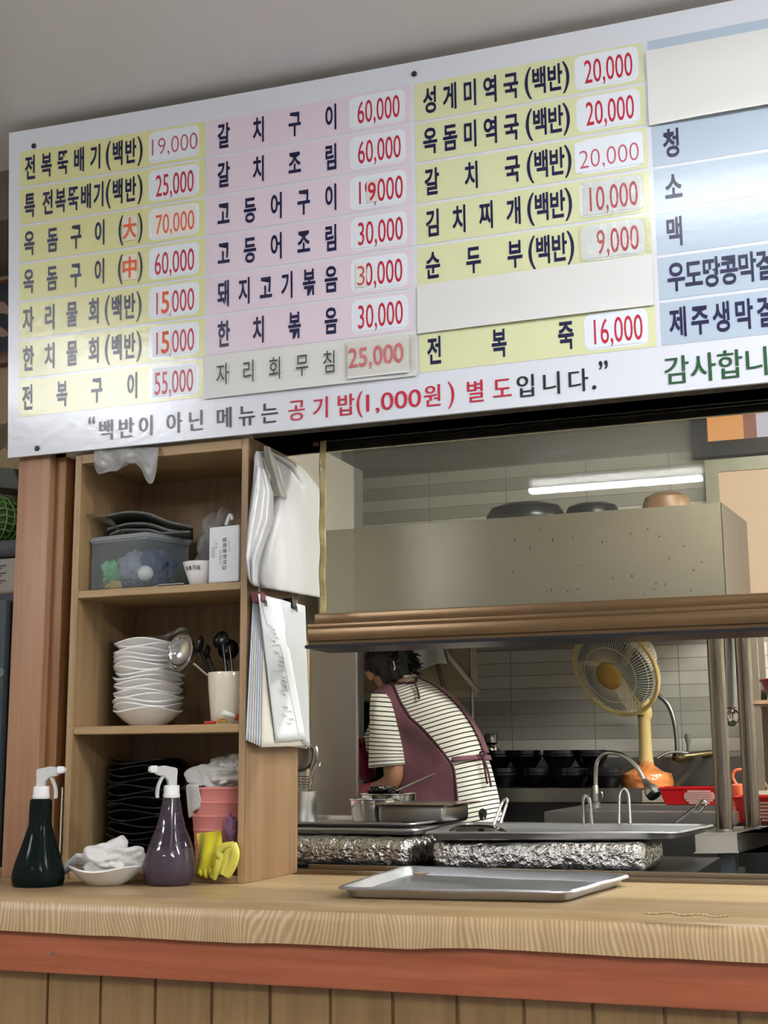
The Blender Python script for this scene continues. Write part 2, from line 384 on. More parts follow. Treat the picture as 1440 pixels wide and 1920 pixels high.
fill_pendant(1.05, -2.75, CEIL-.16, 'added unseen fill lamp hung by the bright side wall', 1.0, .18)
fill_pendant(-3.1, -2.5, CEIL-.16, 'added unseen fill lamp hung near the far side wall', .8, .16)
fill_pendant(1.55, -1.05, CEIL-.14, 'added unseen fill lamp hung near the counter end')
lamp(.05, .80, .8, .12, 2.52, 'kitchen ceiling lamp above the serving ledge', glow_k)
lamp(.70, 1.60, .9, .2, 2.17, 'added unseen kitchen fill lamp past the end of the hood', mat('side_fill_diffuser', '#ffffff', .5, emit='#f4f5ee', estr=LAMP_K*1.1))  # added lamp out of view, brightens the tiles below the hood

# ---- counter
lam = wood('counter_laminate', '#b79e78', '#a78c66', .42, (60, 10, 3), 1.0, lines=820, bump=.03)
lam_t = wood('counter_laminate_top', '#a8906a', '#8d7450', .3, (3, 55, 55), 1.0, bump=.03)
fasc = wood('orange_fascia', '#a95f40', '#98502f', .45, (3, 60, 60), 1.0, bump=.05)
pan = wood('tan_panelling', '#8c6f46', '#7b5f3a', .5, (50, 50, 2), 1.0, bump=.03)
FY = -.285
ct = thing('counter', 'long serving counter in wood-grain laminate with orange fascia', 'counter', (-.8, 0, 0))
b = nb()
prof = [(.225, CZ-.012), (.225, CZ), (-.25, CZ), (-.272, CZ-.004), (-.284, CZ-.014), (FY-.004, CZ-.03)]
xs = [-3.2+i*.06 for i in range(95)]
def lip(x): return .848+.004*noise.noise(Vector((x*2.3, 0, 0)))+(.004 if x > -.7 else 0)-.002*((x*3) % 1)
rings = []
for x in xs:
    wv = .002*noise.noise(Vector((x*6, 3, 0)))
    rings.append([b.verts.new((x, y+(wv if k > 2 else 0), z)) for k, (y, z) in enumerate(prof)]+[b.verts.new((x, FY-.006, lip(x)))])
for r0, r1 in zip(rings, rings[1:]):
    for k in range(len(r0)-1): b.faces.new((r0[k], r0[k+1], r1[k+1], r1[k]))
top = obj('laminate_top', b, lam, ct, angle=80)
top.data.materials.append(lam_t)
for p in top.data.polygons:
    if p.normal.z > .7: p.material_index = 1
obj('fascia_board', bx(-3.2, 2.4, FY+.006, .2, .777, .900, bev=.004), fasc, ct)
b = nb()
x = -3.2
while x < 2.4:
    box(b, x, x+.104, FY+.03, .20, 0, .777); box(b, x+.104, x+.11, FY+.036, .20, 0, .777); x += .11
obj('panelling', b, pan, ct, smooth=False)
obj('screw_head', lathe(nb(), [(.003, 0), (.003, .002)], at(99, 1788, FY)+Vector((0, -.001, 0)), 10, axis=(0, -1, 0)), steel_dk, ct)
obj('edge_wrinkle', tube(nb(), [at(1210+k*12, 1711+2*math.sin(k*1.3)+k*.6, FY-.005) for k in range(14)], .0018, 6), lam, ct)

# ---- wooden post beside the shelf
pw = wood('post_wood', '#a67d60', '#92694c', .5, (55, 55, 2.0), 1.0, bump=.06)
b = bx(-1.738, -1.656, .0, .16, CZ, 1.82, bev=.003)
struct('pillar', b, pw)
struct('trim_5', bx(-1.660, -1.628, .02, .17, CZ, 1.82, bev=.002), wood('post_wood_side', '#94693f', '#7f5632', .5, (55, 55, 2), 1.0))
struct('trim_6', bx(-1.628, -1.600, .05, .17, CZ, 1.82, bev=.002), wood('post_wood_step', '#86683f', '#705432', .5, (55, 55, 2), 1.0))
struct('trim_7', bx(-1.600, -1.5935, .12, .17, CZ, 1.82), mat('gap_shade', '#2b2520', .7))  # dark strip in the gap, the gap's shade put into its colour

# ---- serving window: header, glass, lower rails, sliding track
br = mat('brown_aluminium', '#664f33', .3, .55)
br_dk = mat('dark_aluminium', '#17171b', .35, .3)
win = empty('window_1', (-.3, .1, 1.36)); win['kind'] = 'structure'
obj('header_frame', bx(-1.18, 1.4, .02, .19, 1.800, 1.86), br_dk, win)
b = bx(-1.065, 1.4, .075, .135, 1.415, 1.437, bev=.002); box(b, -1.075, 1.4, .06, .16, 1.405, 1.416, bev=.002)
obj('sash_frame', b, br, win)
b = bx(-1.07, 1.4, .05, .18, 1.380, 1.405, bev=.002); box(b, -1.07, 1.4, .056, .18, 1.3725, 1.381)
obj('lower_frame', b, br, win)
obj('black_strip_frame', bx(-1.075, 1.4, .05, .185, 1.366, 1.3725), br_dk, win)  # thin black strip under the lower rail
glass = clear('window_glass', '#f8f8f6', .012, f_ior=1.5, body='#c8c8be', body_w=.012)
obj('pane', bx(-1.058, 1.4, .098, .102, 1.435, 1.80), glass, win, smooth=False)
r = Matrix.Rotation(math.radians(.36), 3, 'X')
obj('pane', bx(-1.0, 1.4, .128, .131, 1.435, 1.80, rot=r), clear('window_glass_back', '#f8f8f6', .03, f_ior=1.25), win, smooth=False)
tp = mat('yellowed_tape', '#a1935f', .25, var=.3, vscale=35, bump=.2, bscale=50)
b = nb(); grid(b, lambda u, v: Vector((-1.062+u*.014+.001*math.sin(v*21), .094-.001*math.sin(v*30+u*3), 1.437+v*.365)), 4, 40)
obj('tape', b, tp, win, solid=.001, label='yellowed adhesive tape along the edge of the glass')
obj('bolt', lathe(nb(), [(.005, 0), (.005, .008), (.003, .010)], at(594, 833, .085), 10, axis=(-.3, -1, 0)), mat('rust', '#4a2c22', .6, .5), win)
b = nb()
for y, z in ((.232, .922), (.262, .918), (.292, .928)):
    box(b, -1.17, 1.4, y-.004, y+.004, CZ-.006, z, bev=.001)
box(b, -1.17, 1.4, .226, .305, CZ-.012, CZ+.001)
obj('track', b, mat('track_aluminium', '#7a6b55', .3, .8), win)

# ---- kitchen window with frosted lit panes behind the hood
w2 = empty('window_2', (-.2, 2.39, 1.7)); w2['kind'] = 'structure'
alu = mat('grey_aluminium', '#8b8a7c', .4, .6, var=.12, vscale=20); alud = mat('black_aluminium', '#22211f', .4, .4)
def frame_rect(p0, p1, y, t, d, mt, nm):
    b = nb(); x0, x1, z0, z1 = p0[0], p1[0], p0[1], p1[1]
    box(b, x0, x1, y-d, y, z0, z0+t); box(b, x0, x1, y-d, y, z1-t, z1); box(b, x0, x0+t, y-d, y, z0+t, z1-t); box(b, x1-t, x1, y-d, y, z0+t, z1-t)
    obj(nm, b, mt, w2, smooth=False)
frame_rect((-.575, 2.195), (.35, 2.46), 2.40, .055, .05, alud, 'upper_frame')
frame_rect((-.535, 1.60), (.35, 2.185), 2.40, .045, .04, alu, 'lower_frame')
def em(name, c, s): return mat(name, '#1c1a18', .4, emit=c, estr=s)
obj('upper_pane', bx(-.52, -.395, 2.378, 2.384, 2.25, 2.405), em('orange_pane', '#e09a58', .95), w2, label='orange lit pane')
obj('upper_pane', bx(-.395, -.350, 2.378, 2.384, 2.25, 2.405), em('brown_pane', '#a06050', .8), w2, label='brown strip of the lit window')
obj('upper_pane', bx(-.350, .30, 2.378, 2.384, 2.25, 2.405), em('lilac_pane', '#c9c4d4', .9), w2, label='pale lilac lit pane')
obj('lower_pane', bx(-.49, .305, 2.375, 2.382, 1.645, 2.14), em('peach_pane', '#e6c3a0', .85), w2, label='frosted peach lit pane')

# ================================================================== MENU BOARD
BX0, BW = -1.752, 2.05
BZ0 = 1.800
YB = -.02
def board_top(u):
    k = max(0, 1-u/1.62); return Vector((BX0+u, YB-.048*k*k, 2.545-.006*k))
def S(u, v, off=0.0):
    p = Vector((BX0+u, YB, BZ0)); p = p+(board_top(u)-p)*v; p.y -= off; return p
def uv_of(px, py):
    Y = YB
    for _ in range(6):
        p = at(px, py, Y); u = p.x-BX0; t = board_top(u); v = (p.z-BZ0)/(t.z-BZ0); Y = YB+(t.y-YB)*v
    return u, v
HB = .745
gloss = dict(rough=.17, spec=.45, bump=.035, bscale=55)
m_panel = mat('board_white', '#d2d5da', **gloss)
m_yel = mat('board_yellow', '#d3d298', **gloss); m_yel2 = mat('board_pale_yellow', '#d0d3a5', **gloss)
m_pink = mat('board_pink', '#d8c9d3', **gloss); m_blue = mat('board_blue', '#aab9c5', **gloss)
m_plate = mat('price_plate_white', '#dde2e6', **gloss)
m_patch = mat('patch_paper', '#d0d0cb', .45, bump=.05, bscale=12)
m_navy = mat('navy_print', '#1c1c40', .25, spec=.4); m_black = mat('black_print', '#1f1f22', .25, spec=.4)
m_red = mat('red_print', '#b02438', .3, spec=.4); m_org = mat('orange_marker', '#d2552f', .5); m_green = mat('green_print', '#24502f', .25)
m_thin = mat('thin_red_print', '#b04a5a', .4); m_grey = mat('grey_print', '#3a3a3a', .5); m_pinkred = mat('faded_red_print', '#d0606a', .4)
menu = thing('menu_board', 'long white menu board with coloured rows of Korean dish names and prices', 'menu board', S(.8, 0))
b = nb(); NU = 41
def bp(u, v, o): return S(u*BW, v, o)
grid(b, lambda u, v: bp(u, v, .0), NU, 6); 
front = list(b.faces)
r = bmesh.ops.extrude_face_region(b, geom=front)
for e in r['geom']:
    if isinstance(e, bmesh.types.BMVert): e.co.y += .008
obj('panel', b, m_panel, menu, smooth=False)
def field(name, u0, u1, v0, v1, off, mt, n=6, rad=0, curl=None, label=None, solid=0):
    b = nb()
    if rad:
        pts = []
        ra = rad; rv = rad/HB
        for cx, cy, a0 in ((u1-ra, v1-rv, 0), (u0+ra, v1-rv, 90), (u0+ra, v0+rv, 180), (u1-ra, v0+rv, 270)):
            for k in range(6):
                a = math.radians(a0+k*18); pts.append((cx+ra*math.cos(a), cy+rv*math.sin(a)))
        b.faces.new([b.verts.new(S(u, v, off)) for u, v in pts])
    else:
        grid(b, lambda s, t: S(u0+s*(u1-u0), v0+t*(v1-v0), off+(curl(s, t) if curl else 0)), n, 8 if curl else 1)
    return obj(name, b, mt, menu, smooth=bool(curl), label=label, solid=solid)
V_TOP, V_BOT = uv_of(40, 283)[1], uv_of(35, 785)[1]
PITCH = (V_TOP-V_BOT)/7
def row(r): return V_TOP-r*PITCH
ucols = [(uv_of(37, 500)[0], uv_of(384.5, 500)[0]), (uv_of(389, 450)[0], uv_of(773, 450)[0]), (uv_of(782, 450)[0], uv_of(1222, 450)[0]), (uv_of(1229, 400)[0], 1.98)]
for c, (u0, u1) in enumerate(ucols):
    for r_ in range(7):
        if (c, r_) in ((1, 6),): continue
        field('colour_field', u0, u1, row(r_+1)+.004, row(r_)-.004, .0006, (m_yel, m_pink, m_yel2, m_blue)[c])

# ---- glyphs from the built-in typeface
GC = {}
def glyph(s, bold=0., xfat=0.):
    k = (s, bold, xfat)
    if k in GC: return GC[k]
    cu = bpy.data.curves.new('t', 'FONT'); cu.body = s; cu.size = 1; cu.offset = bold; cu.resolution_u = 4
    o = bpy.data.objects.new('t', cu); COL.objects.link(o)
    me = o.evaluated_get(bpy.context.evaluated_depsgraph_get()).to_mesh()
    vs = [(v.co.x, v.co.y) for v in me.vertices]; fs = [tuple(p.vertices) for p in me.polygons]
    if xfat:
        cnt = {}
        for f in fs:
            for i in range(len(f)): e = (f[i], f[(i+1) % len(f)]); cnt[e] = 1
        nx = [0.]*len(vs)
        for (a, c2) in cnt:
            if (c2, a) in cnt: continue
            dx, dy = vs[c2][0]-vs[a][0], vs[c2][1]-vs[a][1]; l = math.hypot(dx, dy) or 1
            nx[a] += dy/l; nx[c2] += dy/l
        vs = [(x+xfat*max(-1, min(1, n)), y) for (x, y), n in zip(vs, nx)]
    COL.objects.unlink(o); bpy.data.objects.remove(o); bpy.data.curves.remove(cu)
    GC[k] = (vs, fs); return GC[k]
def put(bm, s, u0, u1, v0, v1, fit='em', bold=.02, xfat=0., f=S, off=.0016, slant=0.):
    vs, fs = glyph(s, bold, xfat)
    if not vs: return
    if fit == 'em': xa, xb, ya, yb = 0, .92, -.12, .84
    else:
        xs = [p[0] for p in vs]; ys = [p[1] for p in vs]; xa, xb = min(xs), max(xs)
        ya, yb = (0, .73) if fit == 'num' else (min(ys), max(ys))
    q = [bm.verts.new(f(u0+(x-xa)/(xb-xa)*(u1-u0)+slant*(y-ya), v0+(y-ya)/(yb-ya)*(v1-v0), off)) for x, y in vs]
    for fc in fs:
        try: bm.faces.new([q[i] for i in fc])
        except ValueError: pass
def spread(bm, s, pa, pb, vc, h, wch, pw=.45, bold=.024, xfat=0., off=.0016):
    """glyphs of width wch (board metres) spread evenly between photo columns pa..pb on the row centred at vc"""
    def u_at(px):
        u = 0.5; lo, hi = 0, BW
        for _ in range(40):
            mid = (lo+hi)/2; p = S(mid, vc); d = p-CAM; x = 720+FPX*d.dot(RT)/d.dot(FW)
            if x < px: lo = mid
            else: hi = mid
        return lo
    ua, ub = u_at(pa), u_at(pb)
    ws = [wch*(pw if ch in '()' else 1) for ch in s]
    gap = (ub-ua-sum(ws))/max(1, len(s)-1); x = ua
    for ch, wd in zip(s, ws):
        if ch != ' ':
            if ch in '()': put(bm, ch, x, x+wd, vc-h*.62, vc+h*.55, 'box', bold*.3, 0, off=off)
            else: put(bm, ch, x, x+wd, vc-h/2, vc+h/2, 'em', bold, xfat, off=off)
        x += wd+gap
    return ua, ub, u_at
def price(s, pa, pb, vc, h, bold=.003, mt=None, off=.0022, name='price_lettering'):
    bm = nb(); _, _, ua = spread(bm, '', 0, 0, vc, 1, 0)
    put(bm, s, ua(pa), ua(pb), vc-h/2, vc+h/2, 'num', bold, off=off)
    return obj(name, bm, mt or m_red, menu, smooth=False, recalc=False)
GH = .66*PITCH
def rc(r_): return (row(r_)+row(r_+1))/2
def dish(s_chunks, r_, wch, mt=None, name='dish_lettering', dv=0., h=GH, **k):
    bm = nb()
    for s, pa, pb, wk in s_chunks: spread(bm, s, pa, pb, rc(r_)+dv, h, wch*wk, **k)
    return obj(name, bm, mt or m_navy, menu, smooth=False, recalc=False)
C1 = [[('전복뚝배기', 47, 191, 1), ('(백반)', 199, 268, 1)], [('특', 46, 68, 1), ('전복뚝배기', 80, 197, 1), ('(백반)', 199, 268, 1)],
      [('옥돔구이', 45, 199, 1), ('(', 223, 230, .9), (')', 259, 266, .9)], [('옥돔구이', 44, 198.5, 1), ('(', 222, 229, .9), (')', 259, 266, .9)],
      [('자리물회', 43, 188, 1), ('(백반)', 197, 266, 1)], [('한치물회', 43, 188, 1), ('(백반)', 197, 266, 1)], [('전복구이', 42, 260, 1)]]
for r_, ch in enumerate(C1): dish(ch, r_, .0285)
C2 = ['갈치구이', '갈치조림', '고등어구이', '고등어조림', '돼지고기볶음', '한치볶음']
for r_, s in enumerate(C2): dish([(s, 408, 634, 1)], r_, .0295)
C3 = [[('성게미역국', 793, 973, 1), ('(백반)', 984, 1068, 1)], [('옥돔미역국', 793, 974, 1), ('(백반)', 986, 1069, 1)], [('갈치국', 796, 976, 1), ('(백반)', 988, 1072, 1)],
      [('김치찌개', 798, 979, 1), ('(백반)', 989, 1073, 1)], [('순두부', 798, 981, 1), ('(백반)', 991, 1077, 1)], None, [('전복죽', 801, 1077, 1)]]
for r_, ch in enumerate(C3):
    if ch: dish(ch, r_, .0315)
for r_, ch in ((2, [('청', 1243, 1275, 1), ('하', 1466, 1500, 1)]), (3, [('소', 1246, 1279, 1), ('주', 1466, 1500, 1)]), (4, [('맥', 1248, 1281, 1), ('주', 1466, 1500, 1)]),
               (5, [('우도땅콩막걸리', 1251, 1487, 1)]), (6, [('제주생막걸리', 1255, 1497, 1)])):
    dish(ch, r_, .0335)
# price plates, stickers and prices
def plate(pa, pb, r_, sticker=True, sa=None, sb=None, smt=None):
    bm = nb(); _, _, ua = spread(bm, '', 0, 0, rc(r_), 1, 0); bm.free()
    field('price_plate', ua(pa), ua(pb), row(r_+1)+.012, row(r_)-.010, .0010, m_plate, rad=.014)
    if sticker:
        u0, u1 = ua(sa or pa+8), ua(sb or pb-7)
        field('price_sticker', u0, u1, row(r_+1)+.018, row(r_)-.016, .0016, smt or mat('sticker_white', '#d9e0e4', .3), solid=.0004)
P = [('19,000', 286, 371, 'thin'), ('25,000', 293, 364, ''), ('70,000', 293, 365, 'hand'), ('60,000', 291, 365, ''), ('15,000', 294, 365, ''), ('15,000', 294, 365, ''), ('55,000', 291, 363, '')]
cream = mat('cream_sticker', '#ddd9cf', .5)
for r_, (s, a, c2, st) in enumerate(P):
    plate(279, 374, r_, True, None, None, cream if st == 'hand' else None)
    if st == 'thin': price(s, a, c2, rc(r_)+.002, PITCH*.46, -.012, m_thin)
    elif st == 'hand': price(s, a, c2, rc(r_), PITCH*.52, .0, m_org)
    else: price(s, a, c2, rc(r_), PITCH*.58)
P2 = [('60,000', 671, 750), ('60,000', 672, 752), ('19,000', 674, 756), ('30,000', 672, 756), ('30,000', 670, 755), ('30,000', 672, 756)]
for r_, (s, a, c2) in enumerate(P2):
    plate(655+r_*.8, 760+r_*1.2, r_, True); price(s, a, c2, rc(r_)+.002, PITCH*.58)
P3 = [('20,000', 1096, 1186, 0), ('20,000', 1099, 1189, 0), ('20,000', 1087, 1198, 'thin'), ('10,000', 1106, 1196, 0), ('9,000', 1119, 1198, 0), None, ('16,000', 1114, 1205, 0)]
for r_, q in enumerate(P3):
    if not q: continue
    k = r_*3
    if q[3] == 'thin':
        plate(1080+k, 1199+k, r_, True, 1078, 1206); price(q[0], q[1], q[2], rc(r_)-.004, PITCH*.45, -.012, m_thin)
    else:
        plate(1078+k, 1197+k, r_, True); price(q[0], q[1], q[2], rc(r_)+.002, PITCH*.58)
# size marks (large / medium) stuck over the brackets
for r_, ch in ((2, '大'), (3, '中')):
    bm = nb(); _, _, ua = spread(bm, '', 0, 0, rc(r_), 1, 0); bm.free()
    field('size_sticker', ua(230.5), ua(258.5), row(r_+1)+.022, row(r_)-.022, .0022, mat('taped_paper', '#d8d5c0', .2), solid=.0004)
    bm = nb(); put(bm, ch, ua(231.5), ua(257.5), rc(r_)-PITCH*.27, rc(r_)+PITCH*.27, 'box', .025, off=.0032); obj('size_mark', bm, m_org, menu, smooth=False, recalc=False)
# digits corrected on small pieces of paper
def fix(ch, r_, pa, pb, mt, h=.55, bold=.01, bg='#d6d2c8'):
    bm = nb(); _, _, ua = spread(bm, '', 0, 0, rc(r_), 1, 0); bm.free()
    field('correction_patch', ua(pa)-.003, ua(pb)+.003, rc(r_)-PITCH*(h*.5+.04), rc(r_)+PITCH*(h*.5+.04), .003, mat('patch_'+bg[1:], bg, .35), solid=.0003)
    bm = nb(); put(bm, ch, ua(pa), ua(pb), rc(r_)-PITCH*h/2, rc(r_)+PITCH*h/2, 'num', bold, off=.0038); obj('corrected_digit', bm, mt, menu, smooth=False, recalc=False)
fix('5', 4, 304, 319, m_org, .56, .015, '#dfe3e4'); fix('5', 5, 304, 319, m_org, .56, .015, '#dfe3e4')
fix('9', 2, 691, 706, m_red, .46, .01); fix('3', 4, 671, 685, m_thin, .5, -.005, '#dcdccb')
# paper strips stuck over old rows
def curl_low(s, t): return .0012+.012*max(0, .25-t)*(.3+.7*math.sin(s*PI))*(1-t)+.0015*noise.noise(Vector((s*7, t*2, 1)))
u0, u1 = uv_of(384, 700)[0], uv_of(783, 670)[0]
field('paper_strip', u0, u1, row(7)-.004, row(6)+.002, .0025, m_patch, 16, curl=curl_low, label='pale paper strip with a dish name stuck over the last pink row')
dish([('자리회무침', 408, 634, 1)], 6, .031, m_grey, h=GH*.85, bold=.0, off=.0085)
field('price_strip', uv_of(655, 690)[0], uv_of(770, 670)[0], row(7)+.006, row(6)-.012, .0095, mat('strip_white', '#dcdcda', .35), solid=.0004)
price('25,000', 657, 760, rc(6)+.004, PITCH*.46, .012, m_pinkred, off=.0115)
field('paper_strip', uv_of(783, 570)[0], uv_of(1225, 530)[0], row(6)-.008, row(5)+.008, .0030, m_patch, 20, curl=curl_low, label='blank grey paper strip hiding a yellow row')
def curl_big(s, t):
    e = .003+.002*math.sin(t*9+s*2)
    if t < .16: e += .016*math.cos((t/.16)*PI/2)*(min(1, s*6))*(1 if t > .03 else .3)
    return e+.004*math.exp(-((t-.66)/.03)**2)+.003*math.exp(-((t-.95)/.03)**2)
field('film_sheet', uv_of(1213, 130)[0], 1.99, row(2)-.004, row(0)-.034, .0025, mat('white_film', '#d3d3cd', .28, bump=.02, bscale=8), 24, curl=curl_big, label='wrinkled white film covering two blue rows')
# tape over the dog-eared prices
tape = clear('clear_tape', '#f4f4ee', .12, f_ior=1.5, bump=.25, bscale=60, body='#e8e8e0', body_w=.06)
for (pa, pb, pya, pyb, r_) in ((1092, 1208, 0, 0, 3), (1085, 1222, 0, 0, 4), (650, 784, 0, 0, 6)):
    bm = nb(); _, _, ua = spread(bm, '', 0, 0, rc(r_), 1, 0); bm.free()
    ob = field('clear_tape', ua(pa), ua(pb), row(r_+1)+.01, row(r_)-.012, .0125 if r_ == 6 else .0048, tape, 8)
# notice along the foot
def notice(chunks, mt, vc, wch, h):
    bm = nb()
    for s, a, c2, wk in chunks: spread(bm, s, a, c2, vc, h, wch*wk, bold=.0, xfat=.017)
    obj('notice_lettering', bm, mt, menu, smooth=False, recalc=False)
VN = uv_of(600, 765)[1]
def q_mark(s, pa, pb):
    bm = nb(); _, _, ua = spread(bm, '', 0, 0, VN, 1, 0); put(bm, s, ua(pa), ua(pb), VN+.022, VN+.045, 'box', .01)
    obj('notice_lettering', bm, m_black, menu, smooth=False, recalc=False)
q_mark('“', 166, 178); q_mark('”', 1124, 1141)
notice([('백반이', 184, 290, 1), ('아닌', 311, 384, 1), ('메뉴는', 405, 523, 1)], m_black, VN, .040, .062)
notice([('공기밥', 540, 666, 1), ('(', 669, 682, .75), ('원', 794, 832, 1), (')', 840, 853, .75), ('별도', 873, 961, 1)], m_red, VN, .0395, .062)
bm = nb(); _, _, ua = spread(bm, '', 0, 0, VN, 1, 0); put(bm, '1,000', ua(687), ua(790), VN-.024, VN+.026, 'num', -.004, .012); obj('notice_lettering', bm, m_red, menu, smooth=False, recalc=False)
notice([('입니다', 967, 1104, 1)], m_black, VN, .041, .062)
bm = nb(); put(bm, '.', ua(1110), ua(1118), VN-.027, VN-.016, 'box', .0); obj('notice_lettering', bm, m_black, menu, smooth=False, recalc=False)
notice([('감사합니다', 1244, 1497, 1)], m_green, VN, .047, .075)
# fixing screws
for px, py in ((64, 274), (70, 841), (777, 139)):
    u, v = uv_of(px, py)
    obj('screw', lathe(nb(), [(.006, 0), (.006, .002), (.004, .004)], S(u, v, .0005), 12, axis=(0, -1, 0)), mat('dark_screw', '#3a3a3c', .5, .6), menu)

# ================================================================== OPEN SHELF UNIT
SX0, SX1, SD = -1.5925, -1.179, .252
sh = thing('shelf_unit', 'open oak-veneer shelf unit with three compartments standing on the counter', 'shelf', (-1.385, .12, CZ))
def sb(x0, x1, y0, y1, z0, z1): return bx(x0, x1, y0, y1, z0, z1, bev=.0012, seg=1)
obj('side_panel', sb(SX0, SX0+.016, 0, SD, CZ, 1.798), oak, sh)
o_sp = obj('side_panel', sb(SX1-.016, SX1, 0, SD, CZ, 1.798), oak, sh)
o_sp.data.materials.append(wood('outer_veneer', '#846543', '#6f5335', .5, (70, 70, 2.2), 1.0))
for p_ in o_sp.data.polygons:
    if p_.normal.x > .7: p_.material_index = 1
obj('shelf_board', sb(SX0+.016, SX1-.016, .002, SD-.012, 1.486, 1.502), oak_h, sh)
obj('shelf_board', sb(SX0+.016, SX1-.016, .002, SD-.012, 1.202, 1.2185), oak_h, sh)
obj('top_panel', sb(SX0+.016, SX1-.016, 0, SD, 1.776, 1.798), oak_h, sh)
obj('bottom_panel', sb(SX0+.016, SX1-.016, .004, SD-.012, CZ, .927), oak_h, sh)
obj('back_panel', sb(SX0+.016, SX1-.016, SD-.012, SD, CZ, 1.776), wood('back_veneer', '#8f7554', '#7d6547', .6, (60, 60, 3), 1.0), sh)
b = nb(); grid(b, lambda u, v: at(455+u*11-(u > .9)*3+2*math.sin(v*9), 1636+v*20, -.002), 4, 6)
Z1, Z2, Z3 = 1.5025, 1.219, .9275

# ---- bottom compartment: black wavy plates, pink bucket with cloths, rubber gloves
def wavy(R, h, amp, ph, th=.003, zs=1.0):
    def wob(t, k):
        f = max(0, (pr_[k][0]/R)-.45)/.55
        return (0, amp*math.sin(3*t+ph)*f*f)
    pr_ = [(R*.02, .002), (R*.42, 0), (R*.46, .001), (R*.72, h*.42), (R*.93, h*.86), (R, h), (R*1.0, h+th*.6), (R*.985, h+th), (R*.92, h*.9+th), (R*.70, h*.46+th), (R*.44, th+.001), (0.0005, th+.001)]
    return pr_, wob
def plate_stack(name, label_f, group, c, n, R, h, pitch, amp, mt, cat, jit=.003):
    for k in range(n):
        pr_, wob = wavy(R, h, amp, random.random()*6.28)
        t = lathe(nb(), pr_, (0, 0, 0), 48, wob)
        o = obj(name, t, mt, None); o.location = Vector(c)+Vector((random.uniform(-jit, jit), random.uniform(-jit, jit), k*pitch)); ORG[o.name] = o.location.copy()
        o.rotation_euler.z = 0
        tag(o, label_f(k), cat, group)
pc = at(277, 1480, .13); pR = mpp(pc)*73
plate_stack('black_plate', lambda k: 'black wavy-rimmed plate, %s in the dark stack in the shelf' % (ORD[k] if k < 15 else 'topmost'), 'stacked black wavy plates',
            (pc.x, .13, Z3), 16, pR, .026, .0128, .005, black_cer, 'plate', .002)
wc = at(278, 1300, .125); wR = mpp(wc)*65
plate_stack('white_plate', lambda k: 'white wavy-rimmed plate, %s in the white stack on the shelf' % (ORD[k] if k < 15 else 'topmost'), 'stacked white wavy plates',
            (wc.x, .125, Z2), 16, wR, .034, .0096, .0045, ceramic, 'plate', .003)
top_w = Z2+15*.0096+.034
# folded clear film lying on the white plates
b = nb()
def film(u, v):
    p = at(208+u*145, 1204-u*u*18+v*4-8*math.exp(-((u-.85)/.12)**2), .08+.1*v)
    p.z += .006*math.sin(u*14+v*5)+.01*noise.noise(Vector((u*5, v*4, 2))); p.z = max(p.z, top_w+.003); return p
grid(b, film, 24, 8)
single('plastic_sleeve', b, clear('dull_film', '#d8d6cc', .12, bump=.3, bscale=40, body='#cfccc0', body_w=.45), 'crumpled clear plastic sleeve lying on the white plates', 'plastic sleeve', solid=.0008, sub=1)
# pink bucket
kc = at(412, 1560, .12); kR = mpp(kc)*72
kz = at(400, 1478, .12).z
bk = thing('pink_bucket', 'pink ribbed plastic bucket filled with white cloths in the shelf', 'bucket', (SX1-.018-kR*1.0-.004, .125, Z3))
kx = ORG[bk.name].x
pink = mat('pink_plastic', '#e08f86', .35, spec=.4)
hk = kz-Z3
pf = [(kR*.74, 0), (kR*.78, .004)]
for i in range(1, 6): z = hk*i/6; r = kR*(.78+.2*i/6); pf += [(r, z-.002), (r+.0014, z), (r, z+.002)]
pf += [(kR*.985, hk-.004), (kR*1.03, hk), (kR*1.03, hk+.004), (kR*.98, hk+.004), (kR*.95, hk-.006), (kR*.76, .006), (0.001, .005)]
obj('body', lathe(nb(), pf, (kx, .125, Z3), 56), pink, bk)
b = heap(nb(), (kx, .125, Z3+hk+.012), (kR*.85, kR*.85, .040), 3, .34, 2.2, 6, .5, soft=8)
single('white_cloth', b, cloth_w, 'crumpled white cotton cloth heaped on the near side of the bucket', 'cloth', 'cloths in the pink bucket')
b = heap(nb(), (kx-.012, .15, Z3+hk+.036), (kR*.62, kR*.6, .036), 8, .4, 2.2, 6, .6, soft=8)
single('white_cloth', b, cloth_w, 'crumpled white cloth on the top of the bucket heap', 'cloth', 'cloths in the pink bucket')
b = heap(nb(), (kx+.03, .135, Z3+hk+.04), (kR*.42, kR*.5, .03), 12, .45, 2.4, 6, .6, soft=8)
single('white_cloth', b, cloth_w, 'looped white cloth by the oak panel on the bucket heap', 'cloth', 'cloths in the pink bucket')
b = nb()
def flap(u, v):
    th = math.radians(208+u*44); r = kR*(1.06-.16*max(0, v-.25)+.06*math.sin(u*9+v*2)*v)
    if v < .2: r = kR*(.9+.16*v/.2)
    return Vector((kx+r*math.cos(th)*1.0, .125+r*math.sin(th), Z3+hk+.008-max(0, v-.2)*(.085-.03*u)))
grid(b, flap, 14, 14)
single('hanging_cloth', b, cloth_w, 'flat white cloth hanging over the rim of the pink bucket', 'cloth', solid=.003, sub=1)
